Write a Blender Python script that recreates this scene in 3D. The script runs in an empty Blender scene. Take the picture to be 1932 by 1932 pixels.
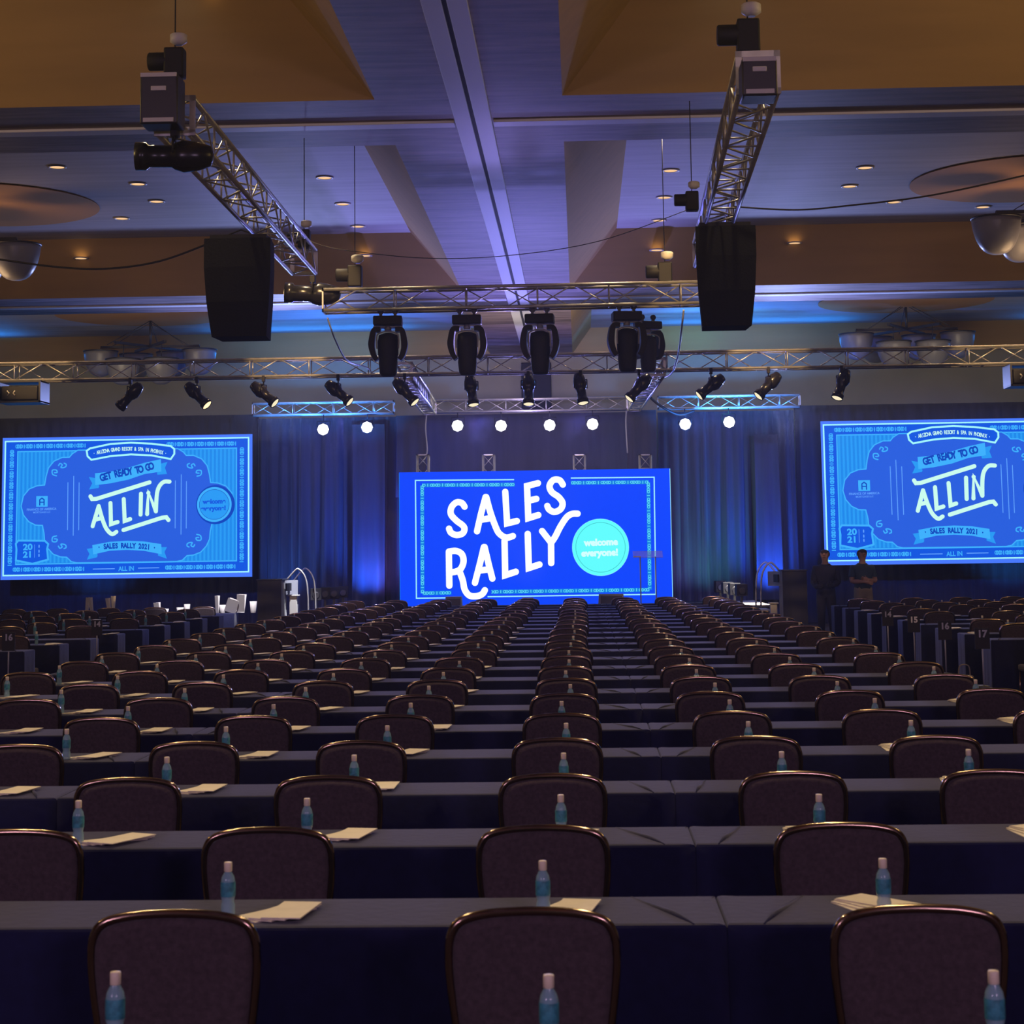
import bpy, bmesh, math, random
from mathutils import Vector, Matrix
random.seed(7)
C = bpy.context.scene.collection
PI = math.pi
HZ = 0.0008
V = Vector
# ------------------------------------------------------------------ camera frame
F, PX, PY, EYE = 3500.0, 966.0, 650.0, 1.84
Yc = V(((1095-PX)/F, (1040-PY)/F, 1.0)).normalized()
_s = -0.0175
_t = -(Yc[0] + Yc[1]*_s)/Yc[2]
Xc = V((1, _s, _t)).normalized()
Zc = Xc.cross(Yc)
if Zc[1] > 0: Zc = -Zc
ROW = [V((Xc[i], Yc[i], Zc[i])) for i in range(3)]      # camera right, down, forward in world axes
def proj(x, y, z):
    p = V((x, y, z-EYE)); c = [r.dot(p) for r in ROW]
    return PX + F*c[0]/c[2], PY + F*c[1]/c[2]
def at(px, py, Y):
    "the point at depth Y seen at a pixel of the photograph"
    a, b = (px-PX)/F, (py-PY)/F
    r = ROW[0]*a + ROW[1]*b + ROW[2]
    k = Y/r[1]
    return V((r[0]*k, Y, EYE + r[2]*k))
# ------------------------------------------------------------------ materials
def lin(c):
    return tuple(((v/255)/12.92 if v <= 10 else (((v/255)+0.055)/1.055)**2.4) for v in c) + (1.0,)
def mat(name, col, rough=0.6, metal=0.0, var=0.0, scale=8.0, bump=0.0, emit=None, estr=1.0, stretch=None, spec=0.5, sheen=0.0, var2=None):
    m = bpy.data.materials.new(name); m.use_nodes = True
    nt = m.node_tree; b = nt.nodes['Principled BSDF']
    c = tuple(col) + (1.0,) if len(col) == 3 else tuple(col)
    b.inputs['Base Color'].default_value = c
    b.inputs['Roughness'].default_value = rough
    b.inputs['Metallic'].default_value = metal
    b.inputs['Specular IOR Level'].default_value = spec
    if sheen:
        b.inputs['Sheen Weight'].default_value = sheen
    if var or bump:
        tc = nt.nodes.new('ShaderNodeTexCoord'); mp = nt.nodes.new('ShaderNodeMapping')
        nz = nt.nodes.new('ShaderNodeTexNoise'); nz.inputs['Scale'].default_value = scale; nz.inputs['Detail'].default_value = 4
        nt.links.new(tc.outputs['Object'], mp.inputs['Vector']); nt.links.new(mp.outputs[0], nz.inputs['Vector'])
        if stretch: mp.inputs['Scale'].default_value = stretch
        if var:
            cr = nt.nodes.new('ShaderNodeValToRGB')
            cr.color_ramp.elements[0].position = 0.3; cr.color_ramp.elements[1].position = 0.7
            lo = var2 if var2 else tuple(v*(1-var) for v in c[:3])
            cr.color_ramp.elements[0].color = tuple(lo[:3]) + (1,)
            cr.color_ramp.elements[1].color = tuple(min(1, v*(1+var)) for v in c[:3]) + (1,)
            nt.links.new(nz.outputs['Fac'], cr.inputs[0]); nt.links.new(cr.outputs[0], b.inputs['Base Color'])
        if bump:
            bp = nt.nodes.new('ShaderNodeBump'); bp.inputs['Strength'].default_value = bump; bp.inputs['Distance'].default_value = 0.02
            nt.links.new(nz.outputs['Fac'], bp.inputs['Height']); nt.links.new(bp.outputs[0], b.inputs['Normal'])
    if emit:
        b.inputs['Emission Color'].default_value = tuple(emit[:3]) + (1,)
        b.inputs['Emission Strength'].default_value = estr
    return m
def glow(name, rgb, s=1.0):
    m = mat(name, (0, 0, 0), 0.8, emit=lin(rgb), estr=s, spec=0.0)
    return m
M = {}
M['chairfab'] = mat('chair_fabric', (0.060, 0.040, 0.046), 0.9, var=0.25, scale=60, bump=0.25, sheen=0.15)
M['chairmet'] = mat('chair_metal', (0.32, 0.22, 0.16), 0.16, 1.0)
M['cloth'] = mat('table_cloth', (0.007, 0.009, 0.052), 0.85, var=0.12, scale=25, bump=0.1, sheen=0.13, spec=0.3)
M['carpet'] = mat('carpet', (0.03, 0.02, 0.03), 1.0, var=0.5, scale=4, bump=0.3)
M['alu'] = mat('truss_aluminium', (0.55, 0.53, 0.52), 0.42, 0.75, var=0.12, scale=9)
M['black'] = mat('black_paint', (0.007, 0.007, 0.012), 0.65)
M['blackgloss'] = mat('black_gloss', (0.015, 0.015, 0.022), 0.25)
M['darkgrey'] = mat('dark_grey_metal', (0.06, 0.06, 0.07), 0.4, 0.6)
M['greytrim'] = mat('grey_trim', (0.35, 0.35, 0.42), 0.35)
M['scrim'] = mat('speaker_cloth', (0.003, 0.004, 0.010), 0.9, var=0.2, scale=40, bump=0.2)
M['drape'] = mat('black_drape', (0.045, 0.045, 0.065), 0.85, var=0.15, scale=6, bump=0.1, sheen=0.3, stretch=(1, 1, 0.1))
M['wall'] = mat('wall_paint', (0.43, 0.41, 0.29), 0.85, var=0.05, scale=1.5)
M['soffit'] = mat('soffit_tan', (0.60, 0.38, 0.14), 0.8, var=0.06, scale=1.2, stretch=(0.4, 3, 3))
M['plane'] = mat('coffer_paper', (0.50, 0.47, 0.50), 0.7, var=0.12, scale=2.0, stretch=(0.25, 3, 3))
M['beam'] = mat('beam_paper', (0.27, 0.20, 0.23), 0.6, var=0.55, scale=1.8, stretch=(0.5, 4, 3))
M['track'] = mat('track_metal', (0.85, 0.84, 0.92), 0.55)
M['slot'] = mat('track_slot', (0.03, 0.03, 0.05), 0.8)
M['medal'] = mat('medallion_tan', (0.60, 0.30, 0.09), 0.8)
M['white'] = mat('white_plastic', (0.75, 0.72, 0.68), 0.45)
M['paper'] = mat('paper', (0.82, 0.74, 0.60), 0.7, var=0.05, scale=15)
M['label'] = mat('bottle_label', (0.05, 0.26, 0.32), 0.5, var=0.35, scale=60)
M['rubber'] = mat('cable_rubber', (0.012, 0.01, 0.012), 0.6)
M['skin'] = mat('skin', (0.42, 0.24, 0.19), 0.55)
M['hair'] = mat('hair', (0.03, 0.02, 0.018), 0.7)
M['teal'] = mat('teal_shirt', (0.04, 0.07, 0.10), 0.85)
M['navy'] = mat('dark_shirt', (0.02, 0.02, 0.035), 0.85)
M['khaki'] = mat('khaki_shorts', (0.30, 0.25, 0.20), 0.85)
M['denim'] = mat('dark_trousers', (0.03, 0.03, 0.05), 0.85)
M['bowl'] = mat('bowl_glass', (0.26, 0.26, 0.31), 0.35)
M['deck'] = mat('stage_deck', (0.55, 0.53, 0.5), 0.5)
M['blackdeck'] = mat('stage_black', (0.03, 0.03, 0.04), 0.4)
M['greypanel'] = mat('grey_panel', (0.30, 0.31, 0.36), 0.6)
M['cream'] = mat('cream_plastic', (0.88, 0.76, 0.54), 0.45)
M['lamp'] = glow('lamp_lens', (255, 214, 150), 2.2)
M['lampw'] = glow('wash_lens', (255, 250, 246), 14)
M['lamplow'] = glow('spot_lens', (255, 240, 200), 1.0)
M['down'] = glow('downlight_lens', (255, 205, 150), 1.0)
M['pane'] = mat('clear_acrylic', (0.55, 0.5, 0.9), 0.1)
def pet():
    m = bpy.data.materials.new('clear_bottle'); m.use_nodes = True; nt = m.node_tree
    b = nt.nodes['Principled BSDF']; b.inputs['Base Color'].default_value = (0.35, 0.6, 0.68, 1); b.inputs['Roughness'].default_value = 0.12
    b.inputs['Alpha'].default_value = 0.55
    return m
M['pet'] = pet()
M['pane'].node_tree.nodes['Principled BSDF'].inputs['Alpha'].default_value = 0.35
# ------------------------------------------------------------------ mesh builder
class MB:
    def __init__(s): s.bm = bmesh.new(); s.mi = 0
    def _f(s, vs, smooth=False):
        try:
            f = s.bm.faces.new(vs); f.material_index = s.mi; f.smooth = smooth; return f
        except ValueError: return None
    def poly(s, pts):
        return s._f([s.bm.verts.new(p) for p in pts])
    def box(s, c, d, rot=None, bev=0.0):
        c = V(c); hx, hy, hz = d[0]/2, d[1]/2, d[2]/2
        R = rot or Matrix.Identity(3)
        vs = [s.bm.verts.new(c + R @ V((x*hx, y*hy, z*hz))) for z in (-1, 1) for y in (-1, 1) for x in (-1, 1)]
        fs = [s._f([vs[i] for i in q]) for q in ((0,2,3,1),(4,5,7,6),(0,1,5,4),(2,6,7,3),(0,4,6,2),(1,3,7,5))]
        if bev:
            es = list({e for f in fs for e in f.edges})
            r = bmesh.ops.bevel(s.bm, geom=es, offset=bev, segments=2, profile=0.6, affect='EDGES')
            for f in r['faces']: f.material_index = s.mi; f.smooth = True
        return s
    def tube(s, pts, r, n=8, caps=True, rs=None):
        pts = [V(p) for p in pts]; rings = []
        up = V((0, 0, 1))
        for i, p in enumerate(pts):
            d = (pts[min(i+1, len(pts)-1)] - pts[max(i-1, 0)]).normalized()
            a = d.cross(up)
            if a.length < 0.05: a = d.cross(V((0, 1, 0)))
            a.normalize(); b = a.cross(d).normalized()
            rr = rs[i] if rs else r
            rings.append([s.bm.verts.new(p + (a*math.cos(2*PI*k/n) + b*math.sin(2*PI*k/n))*rr) for k in range(n)])
        for i in range(len(rings)-1):
            for k in range(n):
                s._f([rings[i][k], rings[i][(k+1) % n], rings[i+1][(k+1) % n], rings[i+1][k]], True)
        if caps: s._f(rings[0][::-1]); s._f(rings[-1])
        return s
    def lathe(s, prof, c=(0, 0, 0), R=None, n=16, caps=True, sx=1.0, sy=1.0):
        c = V(c); R = R or Matrix.Identity(3); rings = []
        for r, z in prof:
            rings.append([s.bm.verts.new(c + R @ V((r*sx*math.cos(2*PI*k/n), r*sy*math.sin(2*PI*k/n), z))) for k in range(n)])
        for i in range(len(rings)-1):
            for k in range(n):
                s._f([rings[i][k], rings[i][(k+1) % n], rings[i+1][(k+1) % n], rings[i+1][k]], True)
        if caps: s._f(rings[0][::-1]); s._f(rings[-1])
        return s
    def prism(s, out, y0, y1, ax='y'):
        "outline in x,z pushed out along y"
        n = len(out)
        a = [s.bm.verts.new((x, y0, z)) for x, z in out]; b = [s.bm.verts.new((x, y1, z)) for x, z in out]
        s._f(a); s._f(b[::-1])
        for i in range(n): s._f([a[i], a[(i+1) % n], b[(i+1) % n], b[i]][::-1])
        return s
    def build(s, name, mats, parent=None, loc=None):
        bmesh.ops.recalc_face_normals(s.bm, faces=s.bm.faces)
        me = bpy.data.meshes.new(name); s.bm.to_mesh(me); s.bm.free()
        for m in (mats if isinstance(mats, (list, tuple)) else [mats]): me.materials.append(M[m])
        o = bpy.data.objects.new(name, me); C.objects.link(o)
        if parent: o.parent = parent
        if loc: o.location = loc
        return o
def rotm(ax, ang): return Matrix.Rotation(ang, 3, ax)
def tag(o, label=None, cat=None, group=None, kind=None):
    if label: o['label'] = label
    if cat: o['category'] = cat
    if group: o['group'] = group
    if kind: o['kind'] = kind
    return o
def empty(name, loc=(0, 0, 0), rz=0.0, label=None, cat=None, group=None):
    o = bpy.data.objects.new(name, None); C.objects.link(o); o.location = loc; o.rotation_euler = (0, 0, rz)
    o.empty_display_size = 0.1
    return tag(o, label, cat, group)
KIDS = {}
def copy_tree(o, loc, rz=0.0, label=None, parent=None):
    c = o.copy(); C.objects.link(c)
    if parent: c.parent = parent
    else: c.location = loc; c.rotation_euler = (0, 0, rz)
    if label: c['label'] = label
    for ch in KIDS.get(o.name) or [x for x in C.objects if x.parent == o]:
        copy_tree(ch, None, 0, None, c)
    return c
def cache_kids(o):
    KIDS[o.name] = [x for x in C.objects if x.parent == o]
    for k in KIDS[o.name]: KIDS[k.name] = [x for x in C.objects if x.parent == k]
def struct(o): o['kind'] = 'structure'; return o
ORD = ['zeroth','first','second','third','fourth','fifth','sixth','seventh','eighth','ninth','tenth','eleventh','twelfth','thirteenth','fourteenth','fifteenth','sixteenth','seventeenth','eighteenth','nineteenth','twentieth','twenty-first','twenty-second','twenty-third','twenty-fourth','twenty-fifth']
# ------------------------------------------------------------------ room
XL, XR, YB, YF = -22.0, 19.5, -9.0, 50.0
ZB, ZCO, RUN = 7.14, 8.2, 0.95
b = MB(); b.box(((XL+XR)/2, (YB+YF)/2, -0.05), (XR-XL, YF-YB, 0.1)); struct(b.build('floor', 'carpet'))
for nm, c, d in (('wall_back', ((XL+XR)/2, YF+0.1, 4.3), (XR-XL, 0.2, 8.6)), ('wall_rear', ((XL+XR)/2, YB-0.1, 4.3), (XR-XL, 0.2, 8.6)),
                 ('wall_left', (XL-0.1, (YB+YF)/2, 4.3), (0.2, YF-YB, 8.6)), ('wall_right', (XR+0.1, (YB+YF)/2, 4.3), (0.2, YF-YB, 8.6))):
    b = MB(); b.box(c, d); struct(b.build(nm, 'wall'))
BX = [(-2.32, -0.12), (-22.0, -19.6), (17.2, 19.5)]
BY = [(-9.0, -8.4), (5.1, 7.5), (21.25, 23.7), (37.35, 39.85)]
b = MB()                                                            # ceiling: beams, sloped coffer sides, coffer planes
def q(pts, mi): b.mi = mi; b.poly(pts)
for x0, x1 in BX: q([(x0, YB, ZB), (x1, YB, ZB), (x1, YF, ZB), (x0, YF, ZB)], 0)
xb = [(-19.6, -2.32), (-0.12, 17.2)]
yb = [(-8.4, 5.1), (7.5, 21.25), (23.7, 37.35), (39.85, 49.8)]
for x0, x1 in xb:
    for y0, y1 in BY: q([(x0, y0, ZB), (x1, y0, ZB), (x1, y1, ZB), (x0, y1, ZB)], 0)
    q([(x0, 49.8, ZB), (x1, 49.8, ZB), (x1, YF, ZB), (x0, YF, ZB)], 0)
    for i, (y0, y1) in enumerate(yb):
        zc, r = (ZCO, RUN) if i < 3 else (7.78, 0.5)
        a0, a1, c0, c1 = x0+r, x1-r, y0+r, y1-r
        q([(x0, y0, ZB), (a0, c0, zc), (a0, c1, zc), (x0, y1, ZB)], 1)
        q([(x1, y0, ZB), (a1, c0, zc), (a1, c1, zc), (x1, y1, ZB)], 1)
        q([(x0, y0, ZB), (x1, y0, ZB), (a1, c0, zc), (a0, c0, zc)], 1)
        q([(x0, y1, ZB), (x1, y1, ZB), (a1, c1, zc), (a0, c1, zc)], 1)
        q([(a0, c0, zc), (a1, c0, zc), (a1, c1, zc), (a0, c1, zc)], 2)
b.mi = 0; b.box(((XL+XR)/2, (YB+YF)/2, 8.7), (XR-XL, YF-YB, 0.1))
struct(b.build('ceiling', ['beam', 'soffit', 'plane']))
b = MB()                                                            # partition track: two bright rails and a dark slot
for x in (-1.345, -1.095): b.mi = 0; b.box((x, 20.5, ZB-0.02), (0.2, 59, 0.04), bev=0.008)
b.mi = 1; b.box((-1.22, 20.5, ZB-0.012), (0.05, 59, 0.02))
struct(b.build('trim_1', ['track', 'slot']))
for i, y in enumerate((6.3, 22.5, 38.62)):
    b = MB()
    for x0, x1 in ((XL, -1.46), (-0.98, XR)): b.box(((x0+x1)/2, y, ZB-0.018), (x1-x0, 0.26, 0.035), bev=0.008)
    struct(b.build('trim_%d' % (i+2), 'track'))
k = 5
for cx, cy, z, r in ((-10.7, 32.6, ZCO, 2.1), (8.0, 32.2, ZCO, 2.1), (-10.7, 45.0, 7.78, 2.1), (8.0, 45.0, 7.78, 2.1)):
    b = MB(); b.lathe([(r, -0.015), (r, 0.0), (r*0.97, 0.02)], (cx, cy, z-0.012), n=48); struct(b.build('trim_%d' % k, 'medal')); k += 1
def downlight(x, y, z, label, tilt=0.0):
    t = empty('ceiling_downlight', (x, y, z), 0, label, 'ceiling light', 'recessed ceiling downlights')
    t.rotation_euler = (tilt, 0, 0)
    b = MB(); b.lathe([(0.11, 0.01), (0.15, 0.0), (0.155, -0.02), (0.12, -0.02), (0.11, 0.01)], n=20, caps=False); b.build('trim_ring', 'white', t)
    b = MB(); b.lathe([(0.115, -0.012), (0.115, -0.004)], n=20); b.build('lens', 'down', t)
NTH = ['nearest', 'second nearest', 'third nearest', 'farthest']
for side, X in (('left', -4.22), ('right', 1.63)):
    for i, y in enumerate((30.8, 33.2, 35.55)):
        downlight(X, y, ZCO, 'small warm recessed downlight, %s in the short line just %s of the central beam' % (NTH[i], side))
    downlight(X, 36.65, 7.80, 'small warm recessed downlight, farthest in the short line just %s of the central beam' % side)
for x, y, l in ((-8.43, 29.5, 'upper'), (-7.46, 31.0, 'right of the upper'), (-7.5, 32.6, 'third down'), (-8.53, 34.2, 'lower')):
    downlight(x, y, ZCO, 'small warm recessed downlight beside the left round ceiling medallion, %s one' % l)
for x, y, l in ((4.9, 30.9, 'upper'), (4.87, 32.5, 'second down'), (5.92, 34.1, 'third down'), (7.7, 34.8, 'rightmost')):
    downlight(x, y, ZCO, 'small warm recessed downlight beside the right round ceiling medallion, %s one' % l)
downlight(-9.95, 36.6, 7.85, 'small warm recessed downlight on the tan slope above the left hanging speaker')
downlight(4.36, 36.6, 7.88, 'small warm recessed downlight on the tan slope right of the right speaker')
downlight(-4.07, 20.25, 8.16, 'big warm recessed downlight at the top edge of the photo')
# ------------------------------------------------------------------ banquet chair
def cr(pts, n=6, closed=False):
    "smooth curve through points"
    P = [V(p) for p in pts]; out = []
    m = len(P)
    rng = range(m) if closed else range(m-1)
    for i in rng:
        p0, p1, p2, p3 = (P[(i-1) % m], P[i], P[(i+1) % m], P[(i+2) % m]) if closed else (P[max(i-1, 0)], P[i], P[i+1], P[min(i+2, m-1)])
        for k in range(n):
            t = k/n
            out.append(0.5*((2*p1) + (p2-p0)*t + (2*p0-5*p1+4*p2-p3)*t*t + (3*p1-p0-3*p2+p3)*t**3))
    if not closed: out.append(P[-1])
    return out
def by(z): return -0.235 - (z-0.45)*0.10                             # recline of the back
half = [(0.188, 0.47), (0.200, 0.56), (0.215, 0.68), (0.221, 0.77), (0.215, 0.832), (0.186, 0.868), (0.12, 0.885), (0.04, 0.891)]
def seat_mesh():
    b = MB(); b.box((0, 0, 0.445), (0.43, 0.43, 0.075), bev=0.03); return b
def back_mesh(b=None):
    b = b or MB()
    hp = [(x-0.008, z-0.006) for x, z in half]
    loop = [(x, z) for x, z in hp] + [(-x, z) for x, z in hp[::-1]]
    lp = [p.to_tuple() for p in cr([(x, 0, z) for x, z in loop], 3)]
    n = len(lp)
    cx, cz = 0, 0.69
    rings = []
    for sc, dy in ((0.90, 0.026), (0.97, 0.02), (1.0, 0.004), (1.0, -0.004), (0.97, -0.016), (0.90, -0.022)):
        rings.append([b.bm.verts.new((cx+(x-cx)*sc, by(z)+dy, cz+(z-cz)*sc)) for x, _, z in lp])
    for i in range(len(rings)-1):
        for k in range(n): b._f([rings[i][k], rings[i][(k+1) % n], rings[i+1][(k+1) % n], rings[i+1][k]], True)
    b._f(rings[0]); b._f(rings[-1][::-1])
    return b
def frame_mesh(b=None):
    b = b or MB()
    loop = [(0.188, 0.44)] + half + [(-x, z) for x, z in half[::-1]] + [(-0.188, 0.44)]
    b.tube(cr([(x, by(z), z+0.004) for x, z in loop], 4), 0.0125, 8)
    b.tube([(-0.195, by(0.5), 0.495), (0.195, by(0.5), 0.495)], 0.009, 6)
    return b
def leg_mesh(sx, sy, b=None):
    b = b or MB()
    if sy > 0: b.tube([(0.19*sx, 0.185, 0.42), (0.20*sx, 0.20, 0.2), (0.205*sx, 0.215, 0.0)], 0.0125, 6, rs=[0.013, 0.012, 0.010])
    else: b.tube([(0.188*sx, -0.234, 0.45), (0.19*sx, -0.235, 0.25), (0.20*sx, -0.27, 0.0)], 0.0125, 6, rs=[0.013, 0.012, 0.010])
    return b
ch0 = empty('banquet_chair', (0, 0, 0), 0, 'x', 'chair')
seat_mesh().build('seat', 'chairfab', ch0); back_mesh().build('backrest', 'chairfab', ch0); frame_mesh().build('back_frame', 'chairmet', ch0)
for sx in (-1, 1):
    for sy in (-1, 1): leg_mesh(sx, sy).build('leg', 'chairmet', ch0)
cache_kids(ch0)
b = MB(); b.box((0, 0, 0.445), (0.43, 0.43, 0.075), bev=0.03); back_mesh(b); b.mi = 1; frame_mesh(b)
for sx in (-1, 1):
    for sy in (-1, 1): leg_mesh(sx, sy, b)
ch1 = b.build('banquet_chair', ['chairfab', 'chairmet']); tag(ch1, 'x', 'chair')
used = {'a': False, 'b': False}
def chair(x, y, rz, label, near, group):
    key = 'a' if near else 'b'; src = ch0 if near else ch1
    if not used[key]:
        used[key] = True; o = src; o.location = (x, y, 0); o.rotation_euler = (0, 0, rz); o['label'] = label
    else: o = copy_tree(src, (x, y, 0), rz, label)
    o['group'] = group; return o
KIDS[ch1.name] = []
# ------------------------------------------------------------------ draped tables
def table_mesh(w, d, seed):
    rnd = random.Random(seed); b = MB()
    loop = []
    nx, ny = 44, 10
    for i in range(nx): loop.append((-w/2 + w*i/nx, -d/2, 0, -1))
    for i in range(ny): loop.append((w/2, -d/2 + d*i/ny, 1, 0))
    for i in range(nx): loop.append((w/2 - w*i/nx, d/2, 0, 1))
    for i in range(ny): loop.append((-w/2, d/2 - d*i/ny, -1, 0))
    n = len(loop); ph = [rnd.uniform(0, 6) for _ in range(4)]
    rings = []
    for z, amp, inset in ((0.752, 0, 0.012), (0.749, 0, 0.003), (0.742, 0.0005, 0.0), (0.55, 0.006, 0.0), (0.3, 0.010, -0.004), (0.004, 0.014, -0.01)):
        r = []
        for x, y, ax, ay in loop:
            if abs(x) > w/2-0.001: y = y*0.999
            s = x + y*1.7
            o = amp*(math.sin(s*19+ph[0]) + 0.6*math.sin(s*33+ph[1]))*(0.25 if ax else 1) - (max(inset, 0) if ax else inset)
            cornerx = -ax if False else 0
            r.append(b.bm.verts.new((x*(1-inset/w) + ax*o + (0 if ax else 0), y*(1-inset/d) + ay*o, z)))
        rings.append(r)
    for i in range(len(rings)-1):
        for k in range(n): b._f([rings[i][k], rings[i+1][k], rings[i+1][(k+1) % n], rings[i][(k+1) % n]], i > 1)
    b._f(rings[0])
    for e in (-1, 1):                                                # gathered fold of spare cloth over the joint
        x0 = e*(w/2 - rnd.uniform(0.05, 0.12)); sl = rnd.uniform(0.06, 0.2)
        b.tube([(x0, -d/2+0.01, 0.749), (x0+sl*0.3*e*-1, -d/6, 0.754), (x0-sl*e, d/2-0.02, 0.750)], 0.007, 6, rs=[0.004, 0.009, 0.004])
    return b
TAB = {}
def tproto(w, seed):
    key = (round(w, 2), seed)
    if key not in TAB:
        o = table_mesh(w, 0.46, seed).build('draped_table', 'cloth'); TAB[key] = o; return o, True
    return TAB[key], False
def draped(x0, x1, near, label, group, seed):
    o, first = tproto(x1-x0, seed)
    if not first: o = o.copy(); C.objects.link(o)
    o.location = ((x0+x1)/2, near+0.23, 0)
    return tag(o, label, 'table', group)
# ------------------------------------------------------------------ bottle and papers
def bottle_parts(bs):
    body, cap, lab = bs
    body.lathe([(0.001, 0.0), (0.024, 0.002), (0.027, 0.012), (0.027, 0.045), (0.023, 0.058), (0.027, 0.07), (0.027, 0.125), (0.024, 0.14), (0.0125, 0.16), (0.0125, 0.165)], n=14)
    cap.lathe([(0.0135, 0.158), (0.0155, 0.16), (0.0155, 0.188), (0.014, 0.191), (0.001, 0.192)], n=14)
    lab.lathe([(0.0276, 0.074), (0.0280, 0.076), (0.0280, 0.122), (0.0276, 0.124)], n=14, caps=False)
bt0 = empty('water_bottle', (0, 0, 0), 0, 'x', 'bottle')
t3 = (MB(), MB(), MB()); bottle_parts(t3)
t3[0].build('body', 'pet', bt0); t3[1].build('cap', 'cream', bt0); t3[2].build('label_band', 'label', bt0); cache_kids(bt0)
b = MB(); bottle_parts((b, MB(), MB()))
b.mi = 1; b.lathe([(0.0135, 0.158), (0.0155, 0.16), (0.0155, 0.188), (0.014, 0.191), (0.001, 0.192)], n=14)
b.mi = 2; b.lathe([(0.0276, 0.074), (0.0280, 0.076), (0.0280, 0.122), (0.0276, 0.124)], n=14, caps=False)
bt1 = b.build('water_bottle', ['pet', 'cream', 'label']); tag(bt1, 'x', 'bottle'); KIDS[bt1.name] = []
used['c'] = used['d'] = False
def bottle(x, y, label, near):
    key, src = ('c', bt0) if near else ('d', bt1)
    if not used[key]: used[key] = True; o = src; o.location = (x, y, 0.7525); o['label'] = label
    else: o = copy_tree(src, (x, y, 0.7525), random.uniform(0, 6), label)
    o['group'] = 'water bottles on the classroom tables'; o.scale = (0.80, 0.80, 0.86)
def paper_mesh(seed):
    rnd = random.Random(seed); b = MB()
    for i in range(4):
        R = rotm('Z', math.radians(-14 + i*9 + rnd.uniform(-3, 3)))
        b.box((0.020*i, 0.004*i, 0.0015+0.004*i), (0.12, 0.26, 0.003), R)
    b.mi = 0
    return b
PAP = [paper_mesh(s) for s in range(4)]
PAP = [p.build('printed_handout', 'paper') for p in PAP]
pused = [False]*4
def handout(x, y, label, rz):
    i = random.randrange(4); o = PAP[i]
    if pused[i]: o = o.copy(); C.objects.link(o)
    pused[i] = True
    o.location = (x, y, 0.7525); o.rotation_euler = (0, 0, rz)
    tag(o, label, 'paper', 'printed handouts on the classroom tables')
def seen(x, y, z, m=30):
    u, v = proj(x, y, z); return -m < u < 1932+m and -m < v < 1932+m
COLX = [-4.58, -3.70, -2.86, -1.96, -1.10, -0.145, 0.87, 1.74, 2.69]
TABX = [(-5.05, -2.41, 'left'), (-2.408, 0.408, 'middle'), (0.41, 3.17, 'right')]
SEAT = ['left', 'middle', 'right']
ROWS = 23
for k in range(-1, ROWS):
    near = 5.59 + 1.49*k; rown = ORD[k+2]
    for t, (x0, x1, tn) in enumerate(TABX):
        if k == -1 and t == 0: pass
        if not (seen(x0, near+0.2, 0.75, 0) or seen(x1, near+0.2, 0.75, 0) or seen((x0+x1)/2, near+0.2, 0.75, 0)): continue
        draped(x0, x1, near, 'black-draped classroom table, %s row from the camera, %s of three' % (rown, tn), 'draped tables of the central block', (k*3+t) % 5)
    for c, X in enumerate(COLX):
        tn, sn = TABX[c//3][2], SEAT[c % 3]
        jx, jy = random.uniform(-0.03, 0.03) if k > 2 else 0, random.uniform(-0.04, 0.04) if k > 2 else 0
        cy = 5.04 + 1.49*k + 0.28
        if k >= 0 and (seen(X+0.2, cy-0.28, 0.85, 0) or seen(X-0.2, cy-0.28, 0.85, 0)):
            chair(X+jx, cy+jy, random.uniform(-0.06, 0.06) if k > 0 else 0.0,
                  'brown banquet chair, %s row from the camera, %s seat of the %s table' % (rown, sn, tn), k < 10, 'banquet chairs of the central block')
        bx, byy = X + 0.03 + random.uniform(-0.02, 0.03), near + random.uniform(0.10, 0.16)
        if k == 0: bx = X + 0.015
        if seen(bx, byy, 0.9, 20) and k < 17:
            bottle(bx, byy, 'small water bottle, %s table row from the camera, %s seat of the %s table' % (rown, sn, tn), k < 5)
        px, py = X + 0.12 + random.uniform(-0.03, 0.03), near + random.uniform(0.17, 0.26)
        if c >= 6: px = X - 0.02 + random.uniform(-0.04, 0.02)
        if c == 5: px = X + 0.05
        if seen(px, py, 0.75, 20) and k < 15:
            handout(px, py, 'fanned white handout, %s table row from the camera, %s seat of the %s table' % (rown, sn, tn), random.uniform(-0.7, -0.2) if c < 6 else random.uniform(0.1, 0.6))
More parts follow.
